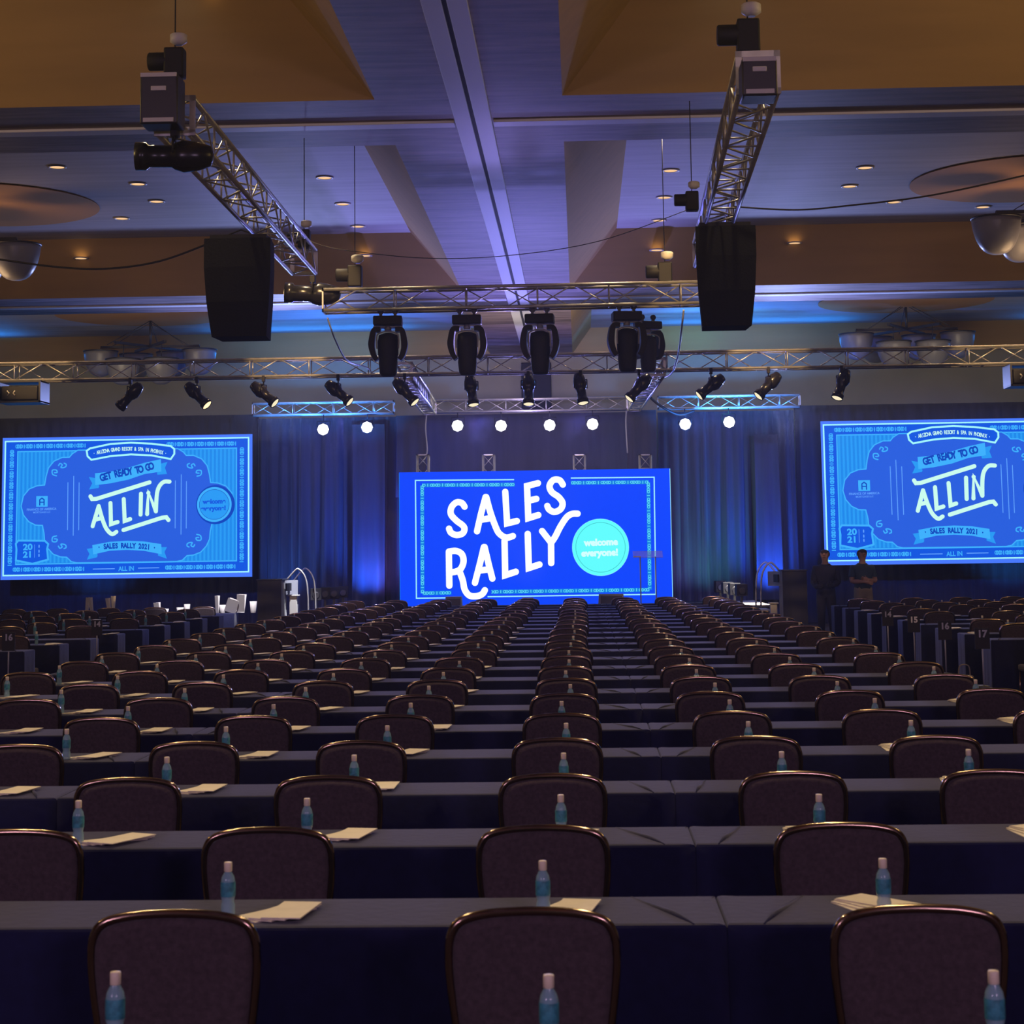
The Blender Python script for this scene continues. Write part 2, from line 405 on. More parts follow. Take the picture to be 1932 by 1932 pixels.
for side, tabs, cols in (('left', ((-9.3, -6.6), (-12.02, -9.32), (-14.74, -12.04)), (-7.05, -7.95, -8.85, -9.77, -10.67, -11.57, -12.5, -13.4)),
                         ('right', ((4.75, 7.45), (7.47, 10.17)), (5.2, 6.1, 7.0, 7.92, 8.82, 9.7))):
    for k in range(11, 21):
        near = 5.59 + 1.49*k; rown = ORD[k-10]
        for t, (x0, x1) in enumerate(tabs):
            if seen(x0, near, 0.75, 0) or seen(x1, near, 0.75, 0):
                draped(x0, x1, near, 'black-draped table of the %s side block, %s visible row, %s from the aisle' % (side, rown, ORD[t+1]), 'draped tables of the %s side block' % side, (k+t) % 5)
        for c, X in enumerate(cols):
            cy = 5.04 + 1.49*k + 0.28
            if side == 'left' and (k, c) in ((12, 1), (17, 1), (13, 0), (15, 0)): continue
            if side == 'right' and (k, c) in ((12, 1), (14, 0)): continue
            if seen(X+0.2, cy, 0.85, 0) or seen(X-0.2, cy, 0.85, 0):
                rz = random.uniform(-0.14, 0.14)
                chair(X+random.uniform(-0.05, 0.05), cy+random.uniform(-0.10, 0.0), rz, 'brown banquet chair of the %s side block, %s visible row, %s from the aisle' % (side, rown, ORD[c+1]), False, 'banquet chairs of the %s side block' % side)
            if seen(X, near+0.2, 0.8, 0) and k < 19 and c < 5:
                bottle(X+0.12, near+0.15, 'small water bottle in the %s side block, %s visible row, %s place from the aisle' % (side, rown, ORD[c+1]), False)
                handout(X+(0.3 if side == 'left' else -0.3), near+0.12, 'white handout in the %s side block, %s visible row, %s place from the aisle' % (side, rown, ORD[c+1]), random.uniform(-0.5, 0.5))
# ------------------------------------------------------------------ text helper
def text_faces(s, size=1.0, bold=0.0, wx=1.0):
    "triangles of a word in its own plane, centred: list of point lists"
    cu = bpy.data.curves.new('tmp_text', 'FONT'); cu.body = s; cu.size = size; cu.offset = bold; cu.align_x = 'CENTER'; cu.align_y = 'CENTER'; cu.resolution_u = 3
    ob = bpy.data.objects.new('tmp_text', cu); C.objects.link(ob)
    dg = bpy.context.evaluated_depsgraph_get(); me = bpy.data.meshes.new_from_object(ob.evaluated_get(dg))
    out = [[(me.vertices[i].co.x*wx, me.vertices[i].co.y) for i in p.vertices] for p in me.polygons]
    bpy.data.objects.remove(ob); bpy.data.curves.remove(cu); bpy.data.meshes.remove(me)
    return out
# ------------------------------------------------------------------ row number stands
def number_stand(x, y, num, side, h):
    t = empty('row_number_stand', (x, y, 0.7525), 0, 'slim pole stand with row number %s on the %s end of a table' % (num, side), 'sign', 'row number stands on the table ends')
    b = MB(); b.lathe([(0.05, 0), (0.05, 0.006), (0.008, 0.012)], n=16); b.build('base', 'darkgrey', t)
    b = MB(); b.tube([(0, 0, 0.01), (0, 0, h)], 0.006, 8); b.build('pole', 'greytrim', t)
    b = MB(); b.box((0, -0.008, h+0.0), (0.115, 0.006, 0.16)); p = b.build('sign_card', 'black', t)
    b = MB()
    for f in text_faces(num, 0.075, 0.003): b.poly([(u, -0.0125, v + h + 0.035) for u, v in f])
    b.build('number', 'white' if num == '15' else 'greytrim', p)
for y, num in ((14.72, '17'), (16.21, '16'), (17.70, '15'), (19.19, '14')): number_stand(3.11, y, num, 'right', 0.37)
for y, num in ((16.21, '16'), (19.19, '14')): number_stand(-5.0, y, num, 'left', 0.37)
# ------------------------------------------------------------------ stage
b = MB(); b.box((-0.85, 43.05, 0.285), (10.0, 4.9, 0.57)); b.mi = 1; b.box((-0.85, 43.05, 0.585), (10.04, 4.94, 0.03), bev=0.01)
t = b.build('stage', ['drape', 'blackdeck']); tag(t, 'low black stage platform under the big central LED screen', 'stage')
b = MB(); pts = [(3.35, 43.5), (3.22, 40.62), (4.12, 40.62), (4.08, 44.6)]
v0 = [b.bm.verts.new((x, y, 0.607)) for x, y in pts]; v1 = [b.bm.verts.new((x, y, 0.63)) for x, y in pts]
b._f(v0[::-1]); b._f(v1)
for i in range(4): b._f([v0[i], v0[(i+1) % 4], v1[(i+1) % 4], v1[i]])
tag(b.build('stage_ramp_panel', 'deck'), 'brightly lit white deck panel on the right end of the stage', 'panel')
# ------------------------------------------------------------------ artwork builder
class Art:
    def __init__(s, to_uv, W, H):
        s.to = to_uv; s.W = W; s.H = H; s.mb = MB(); s.lay = 0
    def P(s, p, uv=False):
        u, v = p if uv else s.to(*p)
        return V((u*s.W, -s.lay*0.0025, (1-v)*s.H))
    def L(s, n): s.lay = n; return s
    def fill(s, pts, m, uv=False):
        s.mb.mi = m; f = s.mb.poly([s.P(p, uv) for p in pts])
    def stroke(s, pts, w, m, smooth=False, uv=False, closed=False, caps=True):
        "w in metres"
        s.mb.mi = m
        P = [s.P(p, uv) for p in pts]
        if smooth: P = cr(P, 6, closed)
        if closed: P = P + [P[0]]
        n = len(P)
        L, R = [], []
        for i in range(n):
            a = P[i-1] if i > 0 else (P[-2] if closed else P[0]); c = P[i+1] if i < n-1 else (P[1] if closed else P[-1])
            d0 = (P[i]-a); d1 = (c-P[i])
            d0 = d0.normalized() if d0.length > 1e-6 else d1.normalized(); d1 = d1.normalized() if d1.length > 1e-6 else d0
            nrm0 = V((-d0.z, 0, d0.x)); nrm1 = V((-d1.z, 0, d1.x)); nn = (nrm0+nrm1)
            nn = nn.normalized() if nn.length > 1e-3 else nrm1
            k = 1/max(0.5, nn.dot(nrm1))
            L.append(P[i]+nn*(w/2*k)); R.append(P[i]-nn*(w/2*k))
        for i in range(n-1): s.mb.poly([L[i], L[i+1], R[i+1], R[i]])
        if caps and not closed:
            for p in (P[0], P[-1]): s.disc3(p, w/2)
    def disc3(s, c, r, n=14): s.mb.poly([c + V((math.cos(2*PI*k/n)*r, 0, math.sin(2*PI*k/n)*r)) for k in range(n)])
    def disc(s, p, r, m, uv=False): s.mb.mi = m; s.disc3(s.P(p, uv), r, 48)
    def text(s, p, txt, size, m, ang=0.0, wx=1.0, bold=0.0, uv=False):
        s.mb.mi = m; c = s.P(p, uv); ca, sa = math.cos(ang), math.sin(ang)
        for f in text_faces(txt, size, bold, wx): s.mb.poly([c + V((u*ca - v*sa, 0, u*sa + v*ca)) for u, v in f])
def motif(a, p0, p1, n, hw, m, uv=False):
    "ornament band of little crosses, rings and bars"
    A, B = a.P(p0, uv), a.P(p1, uv); d = (B-A); step = d.length/n; d.normalize(); nn = V((-d.z, 0, d.x)); a.mb.mi = m
    def seg(p, q, w=0.02):
        e = (q-p).normalized(); o = V((-e.z, 0, e.x))*(w/2); a.mb.poly([p+o, q+o, q-o, p-o])
    for i in range(n):
        c = A + d*(step*(i+0.5)); r = hw; h = step*0.42
        w = min(0.024, hw*0.4)
        if i % 4 in (1,): seg(c-d*h-nn*r, c+d*h+nn*r, w); seg(c-d*h+nn*r, c+d*h-nn*r, w)
        elif i % 4 in (0, 2):
            pr = [c + d*(math.cos(t*PI/4)*h*0.8) + nn*(math.sin(t*PI/4)*r*0.8) for t in range(8)]
            for t in range(8): seg(pr[t], pr[(t+1) % 8], w)
            seg(c-nn*r+d*h, c+nn*r+d*h, w) if i % 4 == 0 else seg(c-nn*r-d*h, c+nn*r-d*h, w)
        else: seg(c-nn*r, c+nn*r*0.9, w*1.2)
# ------------------------------------------------------------------ LED wall
M['led_bg'] = glow('led_blue', (6, 70, 255)); M['led_white'] = glow('led_white', (250, 255, 255), 1.3); M['led_cyan'] = glow('led_cyan', (96, 250, 250), 1.05)
M['led_line'] = glow('led_line', (160, 240, 255)); M['led_band'] = glow('led_band', (10, 128, 226)); M['led_band2'] = glow('led_band_light', (96, 222, 245)); M['led_ring'] = glow('led_ring', (60, 200, 205)); M['led_pale'] = glow('led_pale', (205, 252, 255), 1.1)
YL = 43.0
pTL, pTR, pBR = at(752.8, 892.5, YL), at(1263.8, 882.5, YL), at(1271.5, 1141, YL)
x0, x1 = pTL.x, at(1267, 1000, YL).x; zt, zb = (pTL.z+pTR.z)/2, pBR.z
zb = max(zb, 0.612); W, H = x1-x0, zt-zb
def led_uv(x, y):
    xl = 45+13*(y-185)/860; xr = 1840+27*(y-150)/905; yt = 185-35*(x-45)/1795; ybm = 1078-22*(x-58)/1809
    return (x-xl)/(xr-xl), (y-yt)/(ybm-yt)
led = empty('led_wall', (x0, YL, zb), 0, 'large blue LED video wall reading SALES RALLY in white at centre stage', 'screen')
b = MB(); b.box((W/2, 0.07, H/2), (W, 0.12, H)); b.build('cabinet', 'black', led)
a = Art(led_uv, W, H)
a.L(0).fill([(0, 0), (1, 0), (1, 1), (0, 1)], 0, True)
wl, wb = 0.028, 0.095
a.L(1)
for p in ([(810, 230), (155, 238), (168, 1018), (400, 1015)], [(1185, 218), (1735, 210), (1752, 992), (640, 1008)]): a.stroke(p, wl, 3, caps=False)
bands = ([(815, 263), (200, 270)], [(200, 270), (208, 985)], [(208, 985), (400, 982)], [(1185, 250), (1697, 243)], [(1697, 243), (1712, 962)], [(1712, 962), (665, 976)])
for p in bands: a.stroke(p, wb, 4, caps=False)
a.L(2)
for p in bands:
    n = int((a.P(p[0])-a.P(p[1])).length/0.085); motif(a, p[0], p[1], n, 0.036, 5)
a.stroke([(47, 190), (60, 1070)], 0.012, 4, caps=False); a.stroke([(1838, 152), (1864, 1050)], 0.014, 3, caps=False)
a.L(3); sw = 0.145
LET = [([(483, 412), (465, 388), (430, 383), (397, 415), (393, 462), (430, 505), (470, 535), (484, 560), (470, 590), (430, 600), (395, 585), (381, 558)], 1),
 ([(567, 575), (592, 460), (622, 347)], 0), ([(626, 347), (655, 450), (690, 545), (715, 590), (760, 617), (805, 606)], 1), ([(600, 497), (660, 487)], 0),
 ([(752, 312), (766, 522), (830, 506)], 0), ([(968, 253), (896, 272), (906, 487), (972, 466)], 0), ([(900, 372), (958, 358)], 0),
 ([(1133, 262), (1110, 232), (1070, 232), (1045, 270), (1060, 312), (1105, 345), (1132, 385), (1120, 425), (1080, 445), (1045, 430), (1031, 405)], 1),
 ([(381, 712), (386, 935)], 0), ([(381, 710), (430, 706), (468, 728), (479, 775), (462, 822), (430, 842), (390, 848)], 1), ([(452, 838), (475, 900), (488, 960), (520, 1000), (570, 1004), (605, 990), (622, 965)], 1),
 ([(556, 916), (590, 780), (613, 680)], 0), ([(618, 680), (645, 790), (671, 888)], 0), ([(588, 835), (650, 827)], 0),
 ([(750, 640), (756, 866), (826, 843)], 0), ([(903, 592), (912, 818), (982, 795)], 0),
 ([(998, 573), (1058, 650), (1060, 785)], 0), ([(1058, 650), (1085, 610), (1120, 540), (1160, 480), (1195, 458), (1232, 456)], 1)]
for p, sm in LET: a.stroke(p, sw, 1, smooth=bool(sm)); [a.disc(qp, sw/2, 1) for qp in p if not sm]
a.disc((1385, 680), 0.655, 3); a.L(4); a.disc((1385, 680), 0.648, 2); a.L(5); a.disc((1385, 680), 0.575, 6); a.L(6); a.disc((1385, 680), 0.562, 2)
a.L(7); a.text((1388, 648), 'welcome', 0.21, 7, 0.02, 1.0, 0.012); a.text((1380, 718), 'everyone!', 0.21, 7, 0.02, 1.0, 0.012)
ledimg = a.mb.build('screen_image', ['led_bg', 'led_white', 'led_cyan', 'led_line', 'led_band', 'led_band2', 'led_ring', 'led_pale'], led)
# ------------------------------------------------------------------ projection screens
M['p_base'] = glow('proj_base', (14, 88, 226)); M['p_edge'] = glow('proj_edge', (72, 122, 255)); M['p_line'] = glow('proj_line', (165, 250, 255)); M['p_panel'] = glow('proj_panel', (28, 138, 236))
M['p_panel2'] = glow('proj_panel_stripe', (40, 156, 246)); M['p_mid'] = glow('proj_mid', (40, 96, 224)); M['p_cyan'] = glow('proj_cyan', (62, 178, 255)); M['p_pale'] = glow('proj_pale', (205, 255, 240)); M['p_dark'] = glow('proj_dark', (10, 70, 190)); M['p_thin'] = glow('proj_thin', (95, 160, 255))
def scr_uv(x, y):
    xl = 5-5*(y-150)/1040; yt = 150-42*(x-5)/1833; ybm = 1190-42*x/1838
    return (x-xl)/(1838-xl), (y-yt)/(ybm-yt)
def mir(pts, c=0.503): return [(2*c-u, v) for u, v in pts]
YS = 44.6
s0, s1 = at(3, 960, YS), at(476, 955, YS); st, sb = at(476, 819, YS).z, at(476, 1088, YS).z
SW_, SH_ = s1.x-s0.x, st-sb
def make_screen():
    a = Art(scr_uv, SW_, SH_)
    a.L(0).fill([(0, 0), (1, 0), (1, 1), (0, 1)], 1, True)
    a.L(1).fill([(22, 172), (1814, 128), (1818, 1118), (14, 1164)], 0)
    a.L(2).stroke([(26, 176), (1810, 134), (1812, 1112), (20, 1158)], 0.035, 2, closed=True)
    a.L(2)
    a.fill([(118, 250), (1722, 212), (1724, 1034), (112, 1076)], 3)
    a.L(3)
    for i in range(54):
        u0 = 0.066 + i*0.0161
        a.fill([(u0, 0.1), (u0+0.008, 0.1), (u0+0.008, 0.885), (u0, 0.885)], 4, True)
    a.stroke([(118, 250), (1722, 212), (1724, 1034), (112, 1076)], 0.03, 6, closed=True)
    hl = [(560, 236), (520, 262), (498, 288), (445, 290), (385, 318), (345, 368), (328, 430), (318, 494), (262, 500), (205, 524), (163, 575), (147, 650), (165, 716), (205, 764), (255, 788), (305, 790), (318, 850), (322, 905), (345, 955), (385, 998), (440, 1018), (485, 1020), (520, 1052), (560, 1060)]
    lh = [scr_uv(*p) for p in hl]
    full = lh + mir(lh)[::-1]
    a.L(4).fill(full, 5, True); a.L(5).stroke(full, 0.028, 6, uv=True, closed=True)
    # ornament bands
    a.L(5)
    for p, q_, n, hw in (((100, 212), (622, 200), 28, 0.052), ((1210, 188), (1725, 178), 28, 0.052), ((90, 1114), (620, 1102), 28, 0.052), ((1205, 1088), (1722, 1074), 28, 0.052), ((76, 236), (68, 1092), 44, 0.052), ((1762, 205), (1762, 1050), 44, 0.052)):
        motif(a, p, q_, n, hw, 6)
    # top cartouche
    ct = [(625, 240), (650, 222), (800, 188), (950, 178), (1100, 184), (1240, 200), (1268, 222), (1268, 258), (1242, 296), (1100, 270), (950, 264), (800, 278), (660, 306), (632, 280)]
    a.L(6).fill(ct, 0); a.L(7).stroke(ct, 0.045, 2, closed=True)
    s = '· ARIZONA GRAND RESORT & SPA IN PHOENIX ·'
    for i, chh in enumerate(s):
        if chh == ' ': continue
        f = i/(len(s)-1); x = 680 + f*525; y = 226 + 34*(2*f-1)**2 - 4*f
        a.text((x, y), chh, 0.125, 7, -(2*f-1)*0.2 + 0.02, 0.62, 0.004)
    # ribbons
    a.L(6)
    up = [(688, 405), (800, 392), (930, 362), (1050, 325), (1170, 297)]; lo = [(1174, 388), (1050, 408), (930, 450), (800, 478), (690, 492)]
    a.fill([(642, 432), (690, 440), (720, 500), (715, 512), (645, 524), (668, 478)], 4); a.fill([(1168, 330), (1218, 318), (1200, 360), (1216, 406), (1145, 412), (1142, 396)], 4)
    a.L(7).fill(up+lo, 6)
    a.L(8)
    s = 'GET READY TO GO'
    for i, chh in enumerate(s):
        if chh == ' ': continue
        f = i/(len(s)-1); a.text((742+f*358, 438-f*86-8*math.sin(f*PI*2)*0.5), chh, 0.235, 8, 0.25, 0.72, 0.012)
    up = [(672, 930), (800, 905), (925, 896), (1050, 900), (1176, 918)]; lo = [(1180, 992), (1050, 968), (925, 962), (800, 970), (680, 998)]
    a.L(6).fill([(632, 958), (680, 950), (712, 1000), (708, 1018), (634, 1036), (652, 994)], 4); a.fill([(1176, 940), (1218, 940), (1200, 975), (1218, 1024), (1152, 1002), (1154, 985)], 4)
    a.L(7).fill(up+lo, 6)
    a.L(8)
    s = '· SALES RALLY 2021 ·'
    for i, chh in enumerate(s):
        if chh == ' ': continue
        f = i/(len(s)-1); a.text((722+f*405, 938+14*(2*f-1)**2-5), chh, 0.17, 8, -(2*f-1)*0.09+0.02, 0.75, 0.009)
    # ALL IN
    a.L(8); w = 0.098
    for p, sm in (([(656, 574), (668, 594), (700, 592), (800, 560), (1088, 468)], 0), ([(900, 818), (1180, 726), (1212, 722), (1228, 742)], 0),
        ([(674, 792), (717, 645)], 0), ([(717, 645), (745, 740), (775, 810), (815, 848), (848, 832)], 1), ([(690, 745), (742, 732)], 0),
        ([(803, 622), (808, 776), (856, 760)], 0), ([(900, 592), (908, 752), (948, 738)], 0), ([(1026, 552), (1024, 704)], 0),
        ([(1072, 700), (1080, 545), (1136, 680)], 0), ([(1136, 680), (1142, 560), (1158, 500), (1192, 464), (1234, 462)], 1)):
        a.stroke(p, w if len(p) < 6 or sm else w, 7, smooth=bool(sm))
        if not sm: [a.disc(qq, w/2, 7) for qq in p]
    # thin bars, scrolls
    for x, y0, y1 in ((490, 475, 820), (532, 428, 860), (572, 475, 820), (1277, 455, 800), (1320, 410, 845), (1358, 460, 800)): a.stroke([(x, y0), (x, y1)], 0.02, 9)
    for sx, sy, cx, cy in ((1, 1, 425, 375), (-1, 1, 1415, 370), (1, -1, 430, 915), (-1, -1, 1415, 895)):
        for pts in ([(-20, 50), (-48, 40), (-50, 10), (-22, 8), (-15, 25), (-35, 28)], [(-5, -25), (5, -40), (22, -30), (12, -12), (30, -10), (48, -18), (50, -35), (36, -42)]):
            a.stroke([(cx+sx*px, cy+sy*py) for px, py in pts], 0.03, 6, smooth=True)
    # round badge
    a.L(6).disc((1570, 627), 0.47, 8); a.L(7).disc((1562, 626), 0.42, 6); a.L(8).disc((1562, 626), 0.365, 8); a.L(9).disc((1562, 626), 0.355, 4)
    a.L(10).text((1562, 605), 'welcome', 0.15, 0, 0.02, 1, 0.008); a.text((1556, 655), 'everyone!', 0.15, 0, 0.02, 1, 0.008)
    # company mark
    a.L(6).fill([(258, 576), (342, 574), (342, 652), (258, 654)], 6)
    a.L(7).stroke([(284, 640), (284, 602), (300, 590), (316, 602), (316, 640)], 0.028, 8); a.stroke([(284, 620), (316, 620)], 0.024, 8)
    a.text((298, 672), 'FINANCE OF AMERICA', 0.075, 9, 0.02, 0.95, 0.002); a.text((300, 694), 'MORTGAGE LLC', 0.06, 9, 0.02, 0.95, 0.001)
    # 2021 shield
    sh = [(112, 925), (130, 902), (325, 902), (350, 925), (342, 960), (350, 1038), (236, 1070), (114, 1046), (118, 970)]
    a.L(8).fill(sh, 0); a.L(9).stroke(sh, 0.045, 6, closed=True)
    a.text((200, 950), '20', 0.2, 6, 0.02, 1.15, 0.008); a.text((200, 1005), '21', 0.2, 6, 0.02, 1.15, 0.008)
    for y in (942, 978, 1008): a.stroke([(283, y-7), (283, y+7)], 0.03, 9)
    a.stroke([(250, 930), (250, 1024)], 0.012, 9)
    a.L(6).text((922, 1100), 'ALL IN', 0.15, 6, 0.02, 0.85, 0.004); a.stroke([(680, 1104), (835, 1100)], 0.022, 9); a.stroke([(1010, 1094), (1160, 1090)], 0.022, 9)
    return a.mb
scL = empty('projection_screen', (s0.x, YS, sb), 0, 'wide blue projection screen reading ALL IN on the left of the stage', 'screen', 'projection screens beside the stage')
b = MB(); b.box((SW_/2, 0.05, SH_/2), (SW_+0.02, 0.05, SH_+0.02)); b.build('screen_frame', 'black', scL)
make_screen().build('screen_image', ['p_base', 'p_edge', 'p_line', 'p_panel', 'p_panel2', 'p_mid', 'p_cyan', 'p_pale', 'p_dark', 'p_thin'], scL)
cache_kids(scL)
r0 = at(1552, 930, YS)
scR = copy_tree(scL, (r0.x, YS, at(1545, 795, YS).z-SH_), 0, 'wide blue projection screen reading ALL IN behind two standing people on the right')
# ------------------------------------------------------------------ drapes
def drape(x0, x1, y, z0, z1, name, label, fold=0.16, amp=0.07, seed=1, xs=None):
    rnd = random.Random(seed); b = MB(); n = int((x1-x0)/0.028); ph = 0; cols = []
    for i in range(n+1):
        x = x0 + (x1-x0)*i/n; ph += 2*PI*0.028/fold*rnd.uniform(0.35, 1.65)
        cols.append((x, ph))
    rows = [z1, z1-0.25, z0+(z1-z0)*0.6, z0+(z1-z0)*0.25, z0]; vs = []
    for j, z in enumerate(rows):
        k = [0.35, 0.6, 0.9, 1.1, 1.25][j]
        vs.append([b.bm.verts.new((x + 0.02*math.sin(p*0.5+j), y + amp*k*math.sin(p + j*0.12) + 0.4*amp*math.sin(p*0.37+j*0.3), z)) for x, p in cols])
    for j in range(len(rows)-1):
        for i in range(n): b._f([vs[j][i], vs[j+1][i], vs[j+1][i+1], vs[j][i+1]], True)
    o = b.build(name, 'drape')
    md = o.modifiers.new('cloth_thickness', 'SOLIDIFY'); md.thickness = 0.008
    return tag(o, label, 'drape', 'black stage drapes')
drape(-19, -8.0, 46.2, 0.02, 5.36, 'stage_drape', 'wide flat black drape behind the left projection screen', 0.3, 0.03, 3)
drape(5.35, 16, 46.2, 0.02, 5.36, 'stage_drape', 'wide flat black drape behind the right projection screen', 0.3, 0.03, 4)
drape(-7.97, -4.42, 45.8, 0.02, 5.22, 'stage_drape', 'pleated black drape between the left screen and the LED wall', 0.26, 0.085, 5)
drape(1.95, 5.32, 45.8, 0.02, 5.22, 'stage_drape', 'pleated black drape between the LED wall and the right screen', 0.26, 0.085, 6)
drape(-4.4, 1.93, 46.6, 0.02, 5.3, 'stage_drape', 'smooth black drape directly above and behind the LED wall', 0.5, 0.02, 7)
drape(-4.44, -3.72, 45.0, 3.2, 5.18, 'drape_leg', 'narrow black drape panel hanging above the left end of the LED wall', 0.3, 0.02, 8)
drape(1.17, 1.88, 45.0, 3.2, 5.22, 'drape_leg', 'narrow black drape panel hanging above the right end of the LED wall', 0.3, 0.02, 9)
# blue uplit inner side curtains
drape(-5.55, -4.75, 45.25, 0.62, 5.0, 'stage_drape', 'narrow curtain washed bright blue just left of the LED wall', 0.4, 0.05, 10)
drape(4.25, 4.85, 45.25, 0.62, 4.6, 'stage_drape', 'narrow curtain washed bright blue behind the right handrail', 0.4, 0.05, 11)
# ------------------------------------------------------------------ truss
def truss(name, p0, p1, w, label, group, h=None, bay=0.5, r=0.024, cat='truss'):
    h = h or w
    p0, p1 = V(p0), V(p1); d = (p1-p0); Ln = d.length; d.normalize()
    side = d.cross(V((0, 0, 1)))
    side = V((1, 0, 0)) if side.length < 0.05 else side.normalized()
    up = side.cross(d).normalized()
    t = empty(name, p0, 0, label, cat, group)
    cor = [side*(sx*w/2) + up*(sz*h/2) for sx, sz in ((-1, -1), (1, -1), (1, 1), (-1, 1))]
    for c in cor:
        b = MB(); b.tube([c, c + d*Ln], r, 10); b.build('chord', 'alu', t)
    b = MB(); n = max(1, round(Ln/bay)); st = Ln/n
    for i in range(n):
        for j in range(4):
            a_, c_ = cor[j], cor[(j+1) % 4]
            if i % 2: a_, c_ = c_, a_
            b.tube([a_ + d*(st*i), c_ + d*(st*(i+1))], r*0.42, 6)
    for i in range(0, n+1, 2):
        for j in range(4): b.tube([cor[j]+d*(st*i), cor[(j+1) % 4]+d*(st*i)], r*0.42, 6)
    b.build('bracing', 'alu', t)
    for e in (0, Ln):
        b = MB(); ax = Matrix((side, d, up)).transposed()
        for s_ in (-1, 1):
            b.box(side*(s_*w/2)+d*e, (0.05, 0.02, h+0.05), ax); b.box(up*(s_*h/2)+d*e, (w+0.05, 0.02, 0.05), ax)
        b.build('end_frame', 'alu', t)
    return t
T = 0.27
def mid(p, dz=T/2): return V((p.x, p.y, p.z+dz))
lt0, lt1 = V((-3.37, 15.3, 5.42+T/2)), V((-3.46, 23.3, 5.42+T/2))
truss('side_truss', lt0, lt1, 0.3, 'long aluminium truss running toward the stage above the left hanging speaker', 'rigging trusses')
rt0, rt1 = V((1.46, 14.3, 5.42+T/2)), V((1.66, 23.3, 5.42+T/2))
truss('side_truss', rt0, rt1, 0.3, 'long aluminium truss running toward the stage above the right hanging speaker', 'rigging trusses')
YFT = 25.5
f0, f1 = mid(at(612, 587, YFT)), mid(at(1352, 572, YFT))
truss('lighting_truss', f0, f1, 0.29, 'short horizontal truss carrying four big moving head lights', 'rigging trusses')
YLT = 31.0
l0, l1 = at(0, 716, YLT), at(1932, 689, YLT)
zl = (l0.z+l1.z)/2 + T/2
truss('lighting_truss', (-12.5, YLT, zl), (10.0, YLT, zl), 0.29, 'full-width horizontal truss with a row of hanging spotlights', 'rigging trusses')
YBT = 44.0
zbt = 5.17+0.14
truss('back_truss', (-7.75, YBT, zbt), (-4.38, YBT, zbt), 0.28, 'blue-lit truss at the top of the drape left of centre stage', 'back trusses above the stage drapes')
truss('back_truss', (-3.62, YBT, zbt), (1.16, YBT, zbt), 0.28, 'centre truss carrying four bright lamps above the LED wall', 'back trusses above the stage drapes')
truss('back_truss', (1.9, YBT, zbt), (5.24, YBT, zbt), 0.28, 'blue-lit truss at the top of the drape right of centre stage', 'back trusses above the stage drapes')
truss('side_truss', (-2.98, 31.6, 4.95), (-3.5, 43.6, 5.25), 0.28, 'truss linking the full-width truss to the back truss, left of centre', 'rigging trusses')
truss('side_truss', (1.35, 31.6, 4.95), (1.32, 43.6, 5.25), 0.28, 'truss linking the full-width truss to the back truss, right of centre', 'rigging trusses')
for i, px in enumerate((798, 922, 1093, 1217)):
    p = at(px, 860, 43.35)
    truss('support_tower', (p.x, 43.35, 0.61), (p.x, 43.35, p.z+0.02), 0.26, 'upright truss tower poking above the LED wall, %s from the left' % ORD[i+1], 'truss towers behind the LED wall', bay=0.3)
b = MB(); b.lathe([(0.12, 0), (0.12, 1.5)], (0, 0, 0), n=16)
t = b.build('hanging_duct_column', 'black', loc=(-0.95, 47.2, 5.0)); bpy.data.objects.remove(t)
p = at(1012, 730, 49.8); b = MB(); b.box((0, 0, 0), (0.8, 0.3, 1.3), bev=0.02)
tag(b.build('equipment_panel', 'black', loc=(p.x, 49.84, p.z)), 'black panel on the wall directly behind the middle spotlight', 'panel')
# ------------------------------------------------------------------ speakers, motors
def speaker(px0, px1, py0, py1, Y, label):
    a_, c_ = at(px0, py0, Y), at(px1, py1, Y); w = c_.x-a_.x; h = a_.z-c_.z
    t = empty('hanging_speaker', ((a_.x+c_.x)/2, Y, c_.z), 0, label, 'speaker', 'covered speaker arrays hanging from the side trusses')
    b = MB()
    zs = [0, 0.12, 0.35, 0.7, 0.95, 1.0]; ws = [0.82, 0.86, 0.94, 1.0, 1.0, 0.99]; ys = [0.12, 0.08, 0.03, 0, 0, 0]
    rings = []
    for z, k, yo in zip(zs, ws, ys):
        hw, hd = w/2*k, 0.24
        pts = [(-hw, -hd), (-hw*0.5, -hd-0.01), (0, -hd-0.015), (hw*0.5, -hd-0.01), (hw, -hd), (hw*0.9, hd), (0, hd), (-hw*0.9, hd)]
        rings.append([b.bm.verts.new((x, y+yo, z*h)) for x, y in pts])
    for i in range(len(rings)-1):
        for k in range(8): b._f([rings[i][k], rings[i][(k+1) % 8], rings[i+1][(k+1) % 8], rings[i+1][k]])
    b._f(rings[0]); b._f(rings[-1]); b.build('cloth_cover', 'scrim', t)
    b = MB(); b.box((0, 0, h+0.025), (w*0.85, 0.4, 0.045)); b.build('rigging_frame', 'black', t)
    b = MB()
    for s in (-1, 1): b.tube([(s*w*0.35, 0, h+0.04), (0, 0, h+0.13)], 0.008, 6)
    b.build('sling', 'rubber', t)
speaker(393, 517, 457, 636, 20.3, 'tall black covered speaker array hanging under the left truss')
speaker(1309, 1427, 434, 616, 20.3, 'tall black covered speaker array hanging under the right truss')
